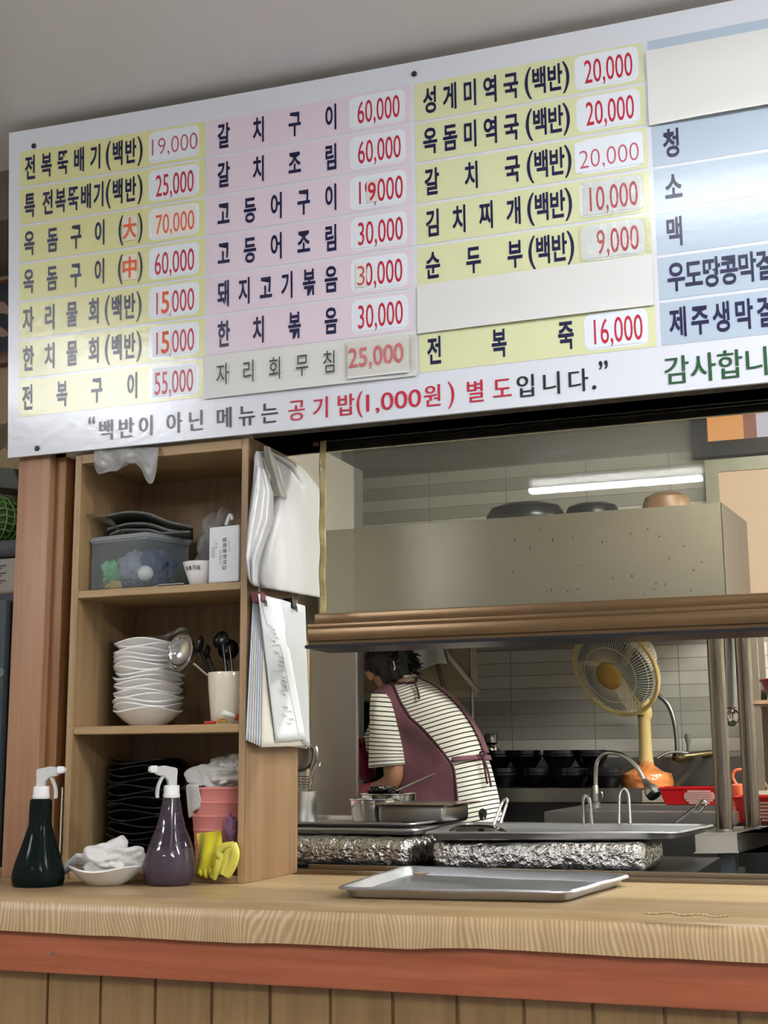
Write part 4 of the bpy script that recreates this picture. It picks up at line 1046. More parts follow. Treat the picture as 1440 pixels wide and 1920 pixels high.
def pkf(u, v):
    p = atz(592+u*75, 1530-v*6, UT+.001); p = Vector((p.x, .66+v*.09, UT+.002))
    h = interp([(0, .020), (.25, .042), (.45, .034), (.6, .026), (.75, .022), (1, .002)], u)
    p.z += h*math.sin(min(1, v*1.1+.15)*PI)*(1+.3*math.sin(u*22+v*5))+.004*noise.noise(Vector((u*8, v*6, 1))); p.z = max(p.z, UT+.002); return p
grid(b, pkf, 34, 14); single('pink_cloth', b, pk, 'crumpled pink cloth lying on the upper stacked tray', 'cloth', solid=.004, sub=1)
# bowls and pans on the upper tray
def pot(name, label, px, base_z, Y, r_px, h_px, mt, cat, lip=2, taper=.9):
    c = Vector((at(px, 1500, Y).x, Y, base_z)); s = mpp(c); r, h = r_px*s, h_px*s
    t = thing(name, label, cat, c)
    obj('body', lathe(nb(), [(r*taper*.93, 0), (r*taper, .004), (r, h-.002), (r+lip*s, h), (r+lip*s, h+.0015), (r*.97, h), (r*taper*.96, .006), (.001, .005)], c, 48), mt, t)
    return t, c, s, r, h
pot('steel_bowl', 'round steel pot on the upper tray beside the pink cloth', 700, UT, .80, 44, 40, chrome, 'pot')
t, c2, s2, r2, h2 = pot('steel_bowl', 'steel basin heaped with glossy black shellfish', 728, UT+.008, .92, 52, 40, chrome, 'basin')
inl = obj('food', heap(nb(), c2+Vector((-.012, 0, h2-.004)), (r2*.62, r2*.6, .022), 41, .35, 6, 6, .5), mat('black_shellfish', '#08080a', .12, spec=.7, bump=.4, bscale=120), t, label='glossy black shellfish'); inl['kind'] = 'stuff'
b = nb(); p0 = c2+Vector((.01, -.01, h2)); p1 = at(815, 1451, .9)
tube(b, [p0, p0.lerp(p1, .5), p1], [.003, .0035, .0025], 8); single('long_spoon', b, steel, 'long steel spoon handle slanting out of the shellfish basin', 'spoon')
sq = thing('square_pan', 'rectangular steel pan with a wide flat rim on the stacked trays', 'pan', (at(772, 1520, .72).x, .74, UT))
A, B_ = at(708, 1520, .66), at(834, 1520, .66); zt = at(770, 1508, .66).z
obj('body', bx(A.x, B_.x, .66, .86, UT, zt, bev=.012, seg=3), steel_dk, sq)
A2, B2 = at(694, 1507, .65).x, at(850, 1506, .65).x
b = bx(A2, B2, .645, .672, zt-.001, zt+.0015); box(b, A2, B2, .85, .875, zt-.001, zt+.0015); box(b, A2, A.x+.012, .672, .85, zt-.001, zt+.0015); box(b, B_.x-.012, B2, .672, .85, zt-.001, zt+.0015)
obj('rim', b, chrome, sq)
# things on the wide kitchen tray: lid, tongs, glinting loop
TI = TZ+.003
c = Vector((at(890, 1545, .62).x, .62, TI)); s = mpp(c)
lt = thing('pan_lid', 'shallow steel lid with black knob on the wide kitchen tray', 'lid', c)
obj('dome', lathe(nb(), [(60*s, 0), (61*s, .002), (50*s, .011), (25*s, .018), (.001, .020)], c, 48), chrome, lt)
obj('knob', lathe(nb(), [(6*s, 0), (8*s, .012), (8*s, .020), (6*s, .024), (.001, .024)], at(905, 1534, .60), 20, axis=(.2, -.6, .6)), black_pl, lt)
def tongs(label, base, top, width_dir, L, mt, sp=.010):
    base, top = Vector(base), Vector(top); d = (top-base).normalized(); wd = Vector(width_dir).normalized()
    t = thing('tongs', label, 'tongs', base, 'serving tongs')
    for sg in (-1, 1):
        b = nb()
        pts = [base+wd*sg*sp, base.lerp(top, .5)+wd*sg*sp*.9, base.lerp(top, .85)+wd*sg*sp*.8, top+wd*sg*sp*.4, top+d*.004]
        tube(b, pts, [.004, .004, .004, .004, .004], 8, smooth_n=4)
        obj('arm', b, mt, t)
    return t
tongs('steel tongs standing up at the back of the tray near the apron', at(932, 1545, .70), at(948, 1500, .72), (.8, .2, .2), .1, chrome, .008)
tongs('looped steel tongs glinting on the tray under the faucet', at(1102, 1546, .72), at(1099, 1494, .72), (1, .3, 0), .1, chrome, .009)
tongs('thin steel tongs standing behind the tray under the spray head', at(1171, 1545, .78), at(1170, 1482, .80), (1, .3, 0), .1, steel_dk, .013)
b = nb()
def tgf(u, v):
    p = at(1266+u*50, 1544-u*36, .72)+Vector((0, .02*(v-.5), 0)); p.z += .012*math.sin(v*PI)*(u*.6+.2); return p
grid(b, tgf, 12, 8); single('scoop', b, steel_dk, 'dark steel scoop leaning at the end of the wide kitchen tray', 'scoop', solid=.003, sub=1)
b = tube(nb(), [at(1304, 1515, .70), at(1313, 1504, .70), at(1321, 1502, .70), at(1323, 1510, .70), at(1312, 1524, .70)], .003, 8, smooth_n=4); single('scoop_loop', b, chrome, 'bent steel loop above the dark scoop', 'handle loop')

# ================================================================== KITCHEN: POST TABLE
tbm = mat('post_table_steel', '#a19e99', .45, .85, rvar=.1, vscale=6)
pt = thing('post_table', 'steel table corner carrying two round steel posts', 'table', (at(1383, 1561, .97).x+.1, 1.2, .1))
TT = .966
fr_ = [atz(1302, 1563, TT), atz(1381, 1562, TT), atz(1386, 1561, TT), atz(1445, 1548, TT)]
e_ = fr_[3]+(fr_[3]-fr_[2])*1.5
pl = [Vector((p.x, p.y, TT)) for p in fr_[:]]+[Vector((e_.x, e_.y, TT)), Vector((.9, 1.6, TT)), Vector((.9, 1.95, TT)), Vector((fr_[0].x+.02, 1.25, TT))]
obj('table_top', prism(nb(), pl, (0, 0, -.046), .002), tbm, pt, smooth=False)
b = nb(); box(b, fr_[1].x-.05, fr_[1].x-.01, fr_[1].y+.02, fr_[1].y+.06, .1, TT-.046); obj('leg', b, mat('slate_leg', '#4a5058', .5, .3), pt)
obj('leg', bx(.7, .74, 1.5, 1.54, .1, TT-.046), tbm, pt)
obj('overshelf', bx(-.46, .3, .94, 1.40, 1.4965, 1.515), tbm, pt, smooth=False)
post_m = mat('post_steel', '#7f766c', .2, 1, rvar=.04, vscale=3)
for (pa, pb, py, Y, lab) in ((1343, 1376, 1560, 1.0, 'round steel post nearest the wide tray'), (1396, 1427, 1553, 1.17, 'round steel post behind the first post near the red basket')):
    a, b1 = at(pa, py, Y), at(pb, py, Y); r = (b1.x-a.x)/2*.97; cx0 = (a.x+b1.x)/2
    t = thing('steel_post', lab, 'post', (cx0, Y, TT), 'steel posts')
    obj('tube', lathe(nb(), [(r, .001), (r, .53)], (cx0, Y, TT), 36), post_m, t)
    obj('foot_ring', lathe(nb(), [(r*1.12, 0), (r*1.12, .006), (r, .008)], (cx0, Y, TT), 36), steel_dk, t)
p0, p1 = at(1368, 1190, 1.25), at(1371, 1326, 1.25); p0.z = 1.496
single('hanging_tube', tube(nb(), [p0, p1, p1+Vector((0, 0, -.006))], [.015, .015, .008], 16), steel_dk, 'dark steel tube hanging between the two posts', 'pipe')

# ================================================================== KITCHEN: SINK, BACK SHELF, POTS, TAPS
SKZ = 1.0
sk = thing('sink_table', 'stainless sink table with raised back edge', 'sink', (-.62, 1.6, .1))
xl = atz(965, 1531, SKZ).x
b = nb(); box(b, xl, -.385, 1.30, 1.40, SKZ-.03, SKZ); box(b, xl, -.385, 1.82, 1.96, SKZ-.03, SKZ); box(b, xl, xl+.10, 1.40, 1.82, SKZ-.03, SKZ); box(b, -.44, -.385, 1.40, 1.82, SKZ-.03, SKZ)
obj('rim', b, steel, sk)
obj('basin', bx(xl+.08, -.42, 1.38, 1.84, SKZ-.2, SKZ-.18), steel_dk, sk)
obj('front_panel', bx(xl, -.385, 1.305, 1.32, .1, SKZ-.03), steel_dk, sk)
bs = thing('back_shelf', 'long steel shelf along the tiled wall holding black bowls', 'shelf', (-.8, 2.18, .1))
obj('shelf_board', bx(-1.42, at(1203, 1495, 1.985).x, 1.985, 2.39, 1.003, 1.047), mat('shelf_front_steel', '#77756f', .35, 1, rvar=.1, vscale=5), bs)
obj('end_block', bx(at(1204, 1495, 1.985).x, .9, 1.985, 2.39, 1.003, 1.040), mat('beige_block', '#a19a88', .5), bs)
obj('upstand', bx(-1.42, .9, 2.378, 2.396, 1.047, 1.145), mat('upstand_steel', '#6a6965', .4, .8), bs)
obj('cabinet_body', bx(-1.42, .9, 2.0, 2.39, .1, 1.003), dark_st, bs)
potm = mat('black_earthenware', '#0d0e10', .24, spec=.5, bump=.03, bscale=30)
def tk(px, py, Y, rp, hp, label, base):
    c = Vector((at(px, py, Y).x, Y, base)); s = mpp(c); r, h = rp*s, hp*s
    return single('earthenware_bowl', lathe(nb(), [(r*.62, 0), (r*.66, .003), (r*.88, h*.42), (r*.98, h*.60), (r*1.03, h*.64), (r*1.03, h*.72), (r*.96, h*.78), (r*.96, h), (r*.90, h), (r*.86, h*.5), (r*.5, .008), (.001, .007)], c, 48), potm, label, 'bowl', 'black earthenware bowls')
low = [(938, 'bottom row bowl half hidden by the striped shirt'), (1006, 'second black bowl of the bottom row from the shirt'), (1072, 'black bowl of the bottom row beside the faucet stem'), (1137, 'bottom row bowl touching the orange bag')]
zt_ = None
for k, (px, l) in enumerate(low):
    o = tk(px, 1485, 2.10+.03*(k % 2)-.07*(k == 3), 35, 36, 'black earthenware '+l if 'black' not in l else l, 1.047)
for px, l in ((918, 'far bottom row bowl seen above the shirt hem'), (975, 'far bottom row bowl under the first gap'), (1040, 'far bottom row bowl between two front bowls'), (1105, 'far bottom row bowl behind the faucet')):
    tk(px, 1480, 2.27, 31, 36, 'black '+l, 1.047)
ztop = 1.047+36*mpp(at(1000, 1480, 2.1))+.001
for px, Y, l in ((930, 2.14, 'upper row black bowl next to the striped shirt'), (985, 2.15, 'upper row black bowl at the edge of the gap by the tumbler'), (1050, 2.13, 'upper row black bowl past the gap'), (1108, 2.16, 'upper row black bowl behind the faucet curve')):
    tk(px, 1440, Y, 32, 32, l, ztop)
c = Vector((at(918, 1440, 2.24).x, 2.24, ztop)); s = mpp(c)
tm = thing('tumbler', 'steel tumbler flask with dark lid above the bowls', 'tumbler', (c.x, 2.27, ztop))
c.y = 2.27
obj('body', lathe(nb(), [(11*s, 0), (12*s, .003), (13*s, 36*s), (10*s, 42*s), (12*s, 46*s), (.001, 46*s)], c, 28), chrome, tm)
obj('lid', lathe(nb(), [(12.5*s, 46*s), (13*s, 60*s), (11*s, 63*s), (.001, 63*s)], c, 28), steel_dk, tm)
obj('handle', tube(nb(), [c+Vector((.020, 0, 34*s)), c+Vector((.034, 0, 30*s)), c+Vector((.034, 0, 16*s)), c+Vector((.02, 0, 10*s))], .003, 8, smooth_n=4), steel_dk, tm)
# gooseneck faucet
fY = 1.86
fc = thing('faucet', 'gooseneck steel faucet with a black tipped spray head over the sink', 'faucet', (at(1117, 1509, fY).x, fY, SKZ))
b0 = Vector((at(1117, 1509, fY).x, fY, SKZ)); s = mpp(b0)
obj('base', lathe(nb(), [(9*s, 0), (9*s, 4*s), (6.5*s, 6*s), (6.5*s, 34*s), (5*s, 36*s), (.001, 36*s)], b0, 24), steel_dk, fc)
neck = [at(1117, 1480, fY), at(1117, 1445, fY), at(1121, 1425, fY-.01), at(1133, 1413, fY-.03), at(1150, 1411, fY-.05), at(1172, 1418, fY-.08), at(1193, 1437, fY-.10), at(1208, 1462, fY-.12)]
obj('neck', tube(nb(), neck, 4.0*s, 12, smooth_n=6), steel, fc)
h0, h1 = at(1208, 1462, fY-.12), at(1229, 1494, fY-.14); dh = (h1-h0); ln = dh.length
obj('spray_head', lathe(nb(), [(4.5*s, 0), (6*s, ln*.1), (8*s, ln*.35), (13*s, ln*.55), (14*s, ln*.8), (.001, ln*.8)], h0, 28, axis=dh), steel, fc)
obj('spray_tip', lathe(nb(), [(13.5*s, ln*.8), (13*s, ln*.95), (11*s, ln), (.001, ln)], h0, 28, axis=dh), black_pl, fc)
obj('lever', tube(nb(), [at(1121, 1490, fY-.01), at(1128, 1486, fY-.02), at(1129, 1496, fY-.02)], 1.8*s, 8, smooth_n=4), steel_dk, fc)
# wall tap with hose and diagonal stay
wt = thing('wall_tap', 'brass and steel wall tap with dark hose on the tiles', 'tap', at(1310, 1418, 2.36))
brass = mat('dull_brass', '#8a7c5c', .3, 1)
obj('body', tube(nb(), [at(1262, 1418, 2.32), at(1275, 1420, 2.32), at(1290, 1418, 2.33), at(1335, 1412, 2.36)], [.014, .02, .013, .011], 14, smooth_n=4), brass, wt)
obj('hose', tube(nb(), [at(1270, 1420, 2.31), at(1268, 1380, 2.31), at(1262, 1345, 2.31), at(1250, 1318, 2.31), at(1228, 1299, 2.31)], .008, 12, smooth_n=6), steel_dk, wt)
obj('spout', tube(nb(), [at(1290, 1412, 2.30), at(1262, 1410, 2.29), at(1246, 1414, 2.28), at(1232, 1422, 2.27)], .005, 10, smooth_n=5), steel, wt)
obj('handle', lathe(nb(), [(.004, 0), (.006, .03), (.012, .05), (.010, .065), (.001, .067)], at(1290, 1412, 2.32), 14, axis=(.05, 0, 1)), mat('grey_handle', '#6d6f69', .4), wt)
b = nb(); tube(b, [at(1262, 1474, 2.2), at(1313, 1422, 2.3)], .013, 4); single('diagonal_stay', b, steel_dk, 'flat steel stay slanting down from the wall tap', 'bracket')
# red baskets
redp = mat('red_plastic_basket', '#b01418', .35, spec=.5)
def basket(label, pa, pb, yt, yb, Y, base, dep, marks=True):
    A, B_ = at(pa, yt, Y), at(pb, yt, Y); zt0 = A.z; t = thing('red_basket', label, 'basket', ((A.x+B_.x)/2, Y+dep/2, base), 'red plastic baskets')
    cx0 = (A.x+B_.x)/2; hw = (B_.x-A.x)/2
    def rect(k, z): return [Vector((cx0+sx*hw*k, Y+dep/2+sy*dep/2*k, z)) for sx, sy in ((-1, -1), (1, -1), (1, 1), (-1, 1))]
    L = [rect(.84, base), rect(.98, zt0-.006), rect(1.03, zt0-.004), rect(1.03, zt0), rect(.96, zt0), rect(.82, base+.004)]
    b = nb(); R_ = [[b.verts.new(p) for p in l] for l in L]
    for a, d in zip(R_, R_[1:]):
        for i in range(4): b.faces.new((a[i], a[(i+1) % 4], d[(i+1) % 4], d[i]))
    b.faces.new(R_[-1]); b.faces.new(R_[0][::-1])
    bmesh.ops.bevel(b, geom=b.edges[:], offset=.003, segments=2, affect='EDGES')
    obj('tub', b, redp, t)
    if marks:
        b = nb()
        for i in range(22):
            u = .34+.44*i/21; e = math.sqrt(max(0, 1-((u-.56)/.24)**2))
            for j in range(6):
                v = .12+.13*j
                if abs(v-.45) > .45*e: continue
                y = Y+dep*.08*(1-v)-.0015-.0005; xx = A.x+(B_.x-A.x)*(.5+(u-.5)*(.84+.14*v))
                box(b, xx-.0012, xx+.0012, y-.002, y+.002, base+(zt0-base)*v-.003, base+(zt0-base)*v+.003)
        obj('slots', b, mat('slot_light', '#d8b0a8', .6), t, smooth=False)
    return t
basket('long red slotted basket on the sink edge behind the posts', 1234, 1372, 1476, 1512, 1.82, SKZ+.001, .12)
basket('red slotted basket on the post table past the second post', 1374, 1500, 1494, 1541, 1.42, TT+.001, .20)
jg = thing('orange_jug', 'orange plastic jug with loop handle between the posts', 'jug', (at(1386, 1490, 1.72).x, 1.72, TT))
orp = mat('orange_jug_plastic', '#d0613f', .4)
c = Vector((at(1386, 1490, 1.72).x, 1.72, TT)); s = mpp(c); zj = at(1386, 1472, 1.72).z-TT
obj('body', lathe(nb(), [(14*s, 0), (15*s, .003), (15*s, zj), (8*s, zj+.004), (.001, zj+.004)], c, 28), orp, jg)
obj('handle', tube(nb(), [at(1383, 1474, 1.72), at(1374, 1458, 1.72), at(1378, 1446, 1.72), at(1392, 1444, 1.72), at(1398, 1460, 1.72), at(1393, 1474, 1.72)], 3.0*s, 10, smooth_n=5), orp, jg)
# shelf with a red basin in the corner beyond the posts
cs = thing('corner_shelf', 'rusty metal shelf beyond the posts holding a red basin', 'shelf', at(1450, 1318, 1.9))
A = at(1410, 1313, 1.985)
obj('shelf_board', bx(A.x, A.x+.5, 1.985, 2.3, A.z-.012, A.z), mat('rusty_shelf', '#8a6e55', .6, .3, var=.3, vscale=30), cs)
obj('upright', bx(A.x+.004, A.x+.024, 1.99, 2.01, 1.041, 1.56), mat('shelf_upright', '#6e6455', .5, .5), cs)
obj('upright', bx(A.x+.004, A.x+.024, 2.27, 2.29, 1.041, 1.56), mat('shelf_upright', '#6e6455', .5, .5), cs)
c = Vector((A.x+.17, 2.16, A.z)); zb_ = at(1430, 1269, 1.95).z-A.z
single('red_basin', lathe(nb(), [(.12, 0), (.13, .003), (.155, zb_-.004), (.165, zb_-.002), (.163, zb_), (.15, zb_), (.12, .006), (.001, .005)], c, 48), mat('dark_red_plastic', '#8e1f2c', .4), 'dark red plastic basin on the rusty corner shelf', 'basin')
hp0 = at(1374, 1250, 1.33); hp0.z = 1.496
ladle('hanging_ladle', 'steel ladle hanging bowl down between the posts', hp0, at(1373, 1346, 1.33), (-.4, -.9, .2), 16*mpp(at(1372, 1348, 1.33)), chrome, 'hanging ladles', .5)
b = tube(nb(), [at(1440, 1480, 2.0), at(1416, 1446, 2.0)], .007, 8); single('wood_stick', b, mat('brown_stick', '#5e3d28', .6), 'brown stick leaning behind the second post', 'stick')
# rail under the hood
rl = bx(at(896, 1212, 2.3).x, at(1290, 1207, 2.3).x, 2.29, 2.31, at(1000, 1216, 2.3).z, at(1000, 1206, 2.3).z, bev=.002)
single('wall_rail', rl, steel_dk, 'steel rail running along the tiles under the hood', 'rail')

# ================================================================== HOOD AND WHAT STANDS ON IT
HX0, HX1 = at(598, 1000, 1.5).x, at(1352, 942, 1.5).x
zt5, zb5 = at(1352, 942, 1.5).z, 1.56
zt6, zb6 = at(1400, 978, 2.3).z, at(1408, 1112, 2.3).z
hd = thing('extractor_hood', 'big stainless extractor hood over the kitchen', 'extractor hood', ((HX0+HX1)/2, 1.9, zb5))
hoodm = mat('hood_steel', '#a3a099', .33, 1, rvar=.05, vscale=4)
b = nb(); q = [(1.5, zb5), (1.5, zt5), (2.3, zt6), (2.3, zb6-.05), (2.26, zb6-.05), (2.26, zt6-.04), (1.54, zt5-.03), (1.54, zb5)]
prism(b, [Vector((HX0, y, z)) for y, z in q], (HX1-HX0, 0, 0))
obj('canopy', b, hoodm, hd, smooth=False)
obj('side_panel', prism(nb(), [Vector((HX1-.002, y, z)) for y, z in ((1.5, zb5), (1.5, zt5), (2.3, zt6), (2.3, zb6-.05))], (.003, 0, 0)), mat('hood_side_shade', '#777570', .35, 1, rvar=.1, vscale=5), hd, smooth=False)  # shade of this side put into a darker steel colour
obj('side_panel', prism(nb(), [Vector((HX0-.001, y, z)) for y, z in ((1.5, zb5), (1.5, zt5), (2.3, zt6), (2.3, zb6-.05))], (.003, 0, 0)), hoodm, hd, smooth=False)
b = nb(); rs = random.Random(5)
for k in range(26):
    p = at(960+rs.random()*360, 985+rs.random()*130, 1.4985); box(b, p.x-.0015, p.x+.0015+rs.random()*.002, 1.4985, 1.4995, p.z-.002, p.z+.002+rs.random()*.004)
obj('dent_mark', b, mat('dark_spot', '#3a3833', .6), hd, smooth=False)
def hz(y): return zt5+(zt6-zt5)*(y-1.5)/.8+.001
def on_hood(name, label, cat, px, Y, r_px, h_px, mt, flat=1.0):
    c = Vector((at(px, 950, Y).x, Y, hz(Y+.1*0))); s = mpp(c); r, h = r_px*s, h_px*s
    c.z = hz(Y)+r*.10
    return single(name, lathe(nb(), [(r*.98, -.02), (r, -.004), (r*.985, h*.25), (r*.85, h*.75), (r*.5, h*.98), (.001, h)], c, 44, axis=(0, -.105, 1)), mt, label, cat)
on_hood('black_pan', 'black frying pan turned upside down on the hood near the curtain wall', 'pan', 985, 1.74, 74, 30, black_pl)
on_hood('black_pan', 'second black pan lying behind the lamp reflection on the hood', 'pan', 1110, 1.78, 52, 26, black_pl)
on_hood('brown_pot', 'brown rounded clay pot lying on the hood near the window', 'pot', 1250, 1.74, 46, 34, mat('brown_clay', '#7a5c40', .4, var=.3, vscale=20))

# ================================================================== STANDING PIECES ON THE LEFT OF THE KITCHEN
fr0 = thing('steel_partition', 'tall brushed steel partition panel beside the cook', 'partition', (at(620, 1300, 1.2).x, 1.21, .1))
xr = at(673.5, 1400, 1.22).x
frm = mat('partition_steel', '#8d8782', .36, 1, rvar=.1, vscale=4)
obj('sheet', bx(-1.76, xr, 1.2, 1.22, .1, 1.50, bev=.002), frm, fr0)
obj('edge_strip', bx(at(577, 1300, 1.19).x-.004, at(577, 1300, 1.19).x+.001, 1.19, 1.2, .1, 1.49), mat('cream_strip', '#c9b795', .5), fr0)
# beige cabinet, bracket and towel behind the cook
A, B_ = at(676, 1310, 2.30), at(881, 1300, 2.30)
wc_ = thing('wall_cabinet', 'beige wall cabinet behind the cook with peeling lower edge', 'cabinet', ((A.x+B_.x)/2, 2.35, A.z))
obj('body', bx(A.x, B_.x, 2.30, 2.398, A.z, 1.62), mat('beige_laminate', '#b3a88c', .5, var=.08, vscale=5), wc_)
b = nb(); n_ = 16
pts = [Vector((A.x+(B_.x-A.x)*i/n_, 2.298, A.z-.004-(.012*abs(noise.noise(Vector((i*.9, 0, 0)))) if i % 2 else 0))) for i in range(n_+1)]
prism(b, pts+[Vector((B_.x, 2.298, A.z+.02)), Vector((A.x, 2.298, A.z+.02))], (0, .004, 0)); obj('peeling_edge', b, mat('peeling_paper', '#c9bea2', .7), wc_)
bk_ = thing('wall_bracket', 'diagonal steel shelf bracket on the wall behind the cook', 'bracket', at(890, 1290, 2.26))
b = nb(); tube(b, [at(822, 1205, 2.26), at(899, 1299, 2.26)], .011, 4); obj('stay', b, steel, bk_)
b = nb(); tube(b, [at(818, 1240, 2.27), at(836, 1302, 2.27)], .008, 8); obj('bar', b, steel_dk, bk_)
b = nb(); tube(b, [at(882, 1200, 2.27), at(888, 1400, 2.27)], .007, 8); obj('upright', b, steel_dk, bk_)
b = nb()
def twf(u, v):
    px = 770+u*(55+v*14); py = 1195+v*(58-u*6+4*math.sin(u*6)); p = at(px, py, 2.24-.01*math.sin(u*9+v)); return p
grid(b, twf, 16, 12); single('hanging_towel', b, cloth_w, 'white towel hanging on the bracket behind the dark hair bun', 'towel', solid=.006, sub=1)
# dark stove front in front of the cook
st = thing('stove', 'dark cast stove beyond the steel refrigerator', 'stove', (-1.62, 1.9, .1))
obj('body', bx(-1.755, -1.44, 1.98, 2.29, .1, .98), mat('stove_black', '#141416', .5, .3), st)
obj('back_plate', bx(-1.94, at(748, 1340, 2.29).x, 2.292, 2.30, .98, at(690, 1316, 2.292).z), mat('dull_black', '#121214', .7), st)  # plain black sheet behind the stove

# ================================================================== THE COOK
PY_ = 1.72
def P3(px, py, dy=0.): return at(px, py, PY_+dy)
ps = thing('person', 'cook in striped shirt and maroon apron bending over, seen from behind', 'person', (P3(850, 1530).x, PY_, .1))
def skin_mesh(name, nodes, edges, mt, parent, sub=2, label=None):
    me = bpy.data.meshes.new(name); ks = list(nodes); org = ORG[parent.name]
    me.from_pydata([Vector(nodes[k][0])-org for k in ks], [(ks.index(a), ks.index(b)) for a, b in edges], [])
    o = bpy.data.objects.new(name, me); COL.objects.link(o); o.parent = parent; ORG[o.name] = org
    md = o.modifiers.new('skin', 'SKIN'); md.use_smooth_shade = True
    for i, k in enumerate(ks):
        r = nodes[k][1]; r = r if isinstance(r, tuple) else (r, r); me.skin_vertices[0].data[i].radius = r
        me.skin_vertices[0].data[i].use_root = (i == 0)
    sb_ = o.modifiers.new('sub', 'SUBSURF'); sb_.levels = sub; sb_.render_levels = sub
    me.materials.append(mt)
    if label: o['label'] = label
    return o
hipx = P3(845, 1548); foot = .10
nodes = dict(pelvis=(hipx, (.10, .10)), waist=(P3(828, 1445), (.095, .085)), chest=(P3(790, 1350), (.10, .09)), upper=(P3(757, 1306), (.05, .05)),
             neck=(P3(742, 1278), (.042, .042)), skull0=(P3(730, 1262), (.058, .055)), skull=(P3(729, 1240), (.078, .074)), crown=(P3(731, 1214), (.058, .055)),
             jaw=(P3(712, 1276, .015), (.036, .034)), brow=(P3(698, 1250, .02), (.045, .045)), nose=(P3(685, 1264, .04), (.012, .012)),
             shl=(P3(724, 1330, -.075), (.036, .036)), arm=(P3(728, 1385, -.115), (.043, .042)), elb=(P3(741, 1453, -.115), (.036, .036)), elb2=(P3(733, 1470, -.105), (.034, .034)),
             fore=(P3(712, 1480, -.08), (.031, .030)), wri=(P3(694, 1484, -.055), (.026, .024)),
             shr=(P3(742, 1305, .12), (.05, .05)), armr=(P3(708, 1370, .15), (.04, .04)), elbr=(P3(692, 1428, .14), (.034, .034)), wrir=(P3(682, 1455, .09), (.026, .026)),
             hl=(hipx+Vector((.01, -.07, -.06)), (.085, .085)), kl=(Vector((hipx.x-.02, PY_-.075, .53)), (.058, .058)), al=(Vector((hipx.x+.03, PY_-.075, .17)), (.038, .038)), tl=(Vector((hipx.x-.10, PY_-.08, .135)), (.035, .03)),
             hr=(hipx+Vector((.01, .07, -.06)), (.085, .085)), kr=(Vector((hipx.x-.02, PY_+.075, .53)), (.058, .058)), ar=(Vector((hipx.x+.03, PY_+.075, .17)), (.038, .038)), tr=(Vector((hipx.x-.10, PY_+.08, .135)), (.035, .03)))
edges = [('pelvis', 'waist'), ('waist', 'chest'), ('chest', 'upper'), ('upper', 'neck'), ('neck', 'skull0'), ('skull0', 'skull'), ('skull', 'crown'), ('skull0', 'jaw'), ('skull', 'brow'), ('brow', 'nose'),
         ('upper', 'shl'), ('shl', 'arm'), ('arm', 'elb'), ('elb', 'elb2'), ('elb2', 'fore'), ('fore', 'wri'), ('upper', 'shr'), ('shr', 'armr'), ('armr', 'elbr'), ('elbr', 'wrir'),
         ('pelvis', 'hl'), ('hl', 'kl'), ('kl', 'al'), ('al', 'tl'), ('pelvis', 'hr'), ('hr', 'kr'), ('kr', 'ar'), ('ar', 'tr')]
skin_mesh('body', nodes, edges, skin, ps)
# ear on the side turned to the window
b = heap(nb(), P3(695, 1264, -.052), (.012, .006, .020), 2, .1, 2, 4, 1.0); obj('ear', b, skin, ps)
# shirt: a lofted shell round the bent torso, stripes follow the rows
ROWS_T = [(0, 742, 1600, 944, 1585, .115), (.14, 744, 1548, 939, 1530, .118), (.28, 744, 1495, 928, 1478, .12), (.42, 742, 1448, 913, 1424, .118), (.54, 735, 1405, 895, 1375, .115),
          (.66, 722, 1365, 868, 1332, .112), (.78, 708, 1330, 836, 1300, .105), (.87, 703, 1309, 808, 1281, .088), (.94, 714, 1294, 783, 1271, .062), (1, 727, 1284, 768, 1266, .045)]
def trow(t):
    for a, c_ in zip(ROWS_T, ROWS_T[1:]):
        if t <= c_[0]:
            k = (t-a[0])/(c_[0]-a[0]); return [a[i]+(c_[i]-a[i])*k for i in range(1, 6)]
    return list(ROWS_T[-1][1:])
def torso(th, t, off=0.):
    # average neighbouring rows so that the outline runs smoothly
    R_ = [trow(max(0, min(1, t+d))) for d in (-.05, -.025, 0, .025, .05)]; lx, ly, rx, ry, hd_ = [sum(q[i] for q in R_)/5 for i in range(5)]
    L_, R2 = P3(lx, ly), P3(rx, ry); C_ = (L_+R2)/2; H_ = (R2-L_)/2; hl_ = H_.length; Hn = H_/hl_
    n4 = 2.5
    ct, st_ = math.cos(th), math.sin(th)
    cx1 = abs(ct)**(2/n4)*(1 if ct > 0 else -1); sy = abs(st_)**(2/n4)*(1 if st_ > 0 else -1)
    # back of the shoulder blades and spine hollow, small cloth folds
    fold = .004*noise.noise(Vector((th*1.6, t*5, 3)))+.003*math.sin(t*26+th*3)*max(0, .5-abs(t-.42))
    return C_-Hn*((hl_+off)*cx1)+Vector((0, -(hd_+off+fold)*sy, 0))
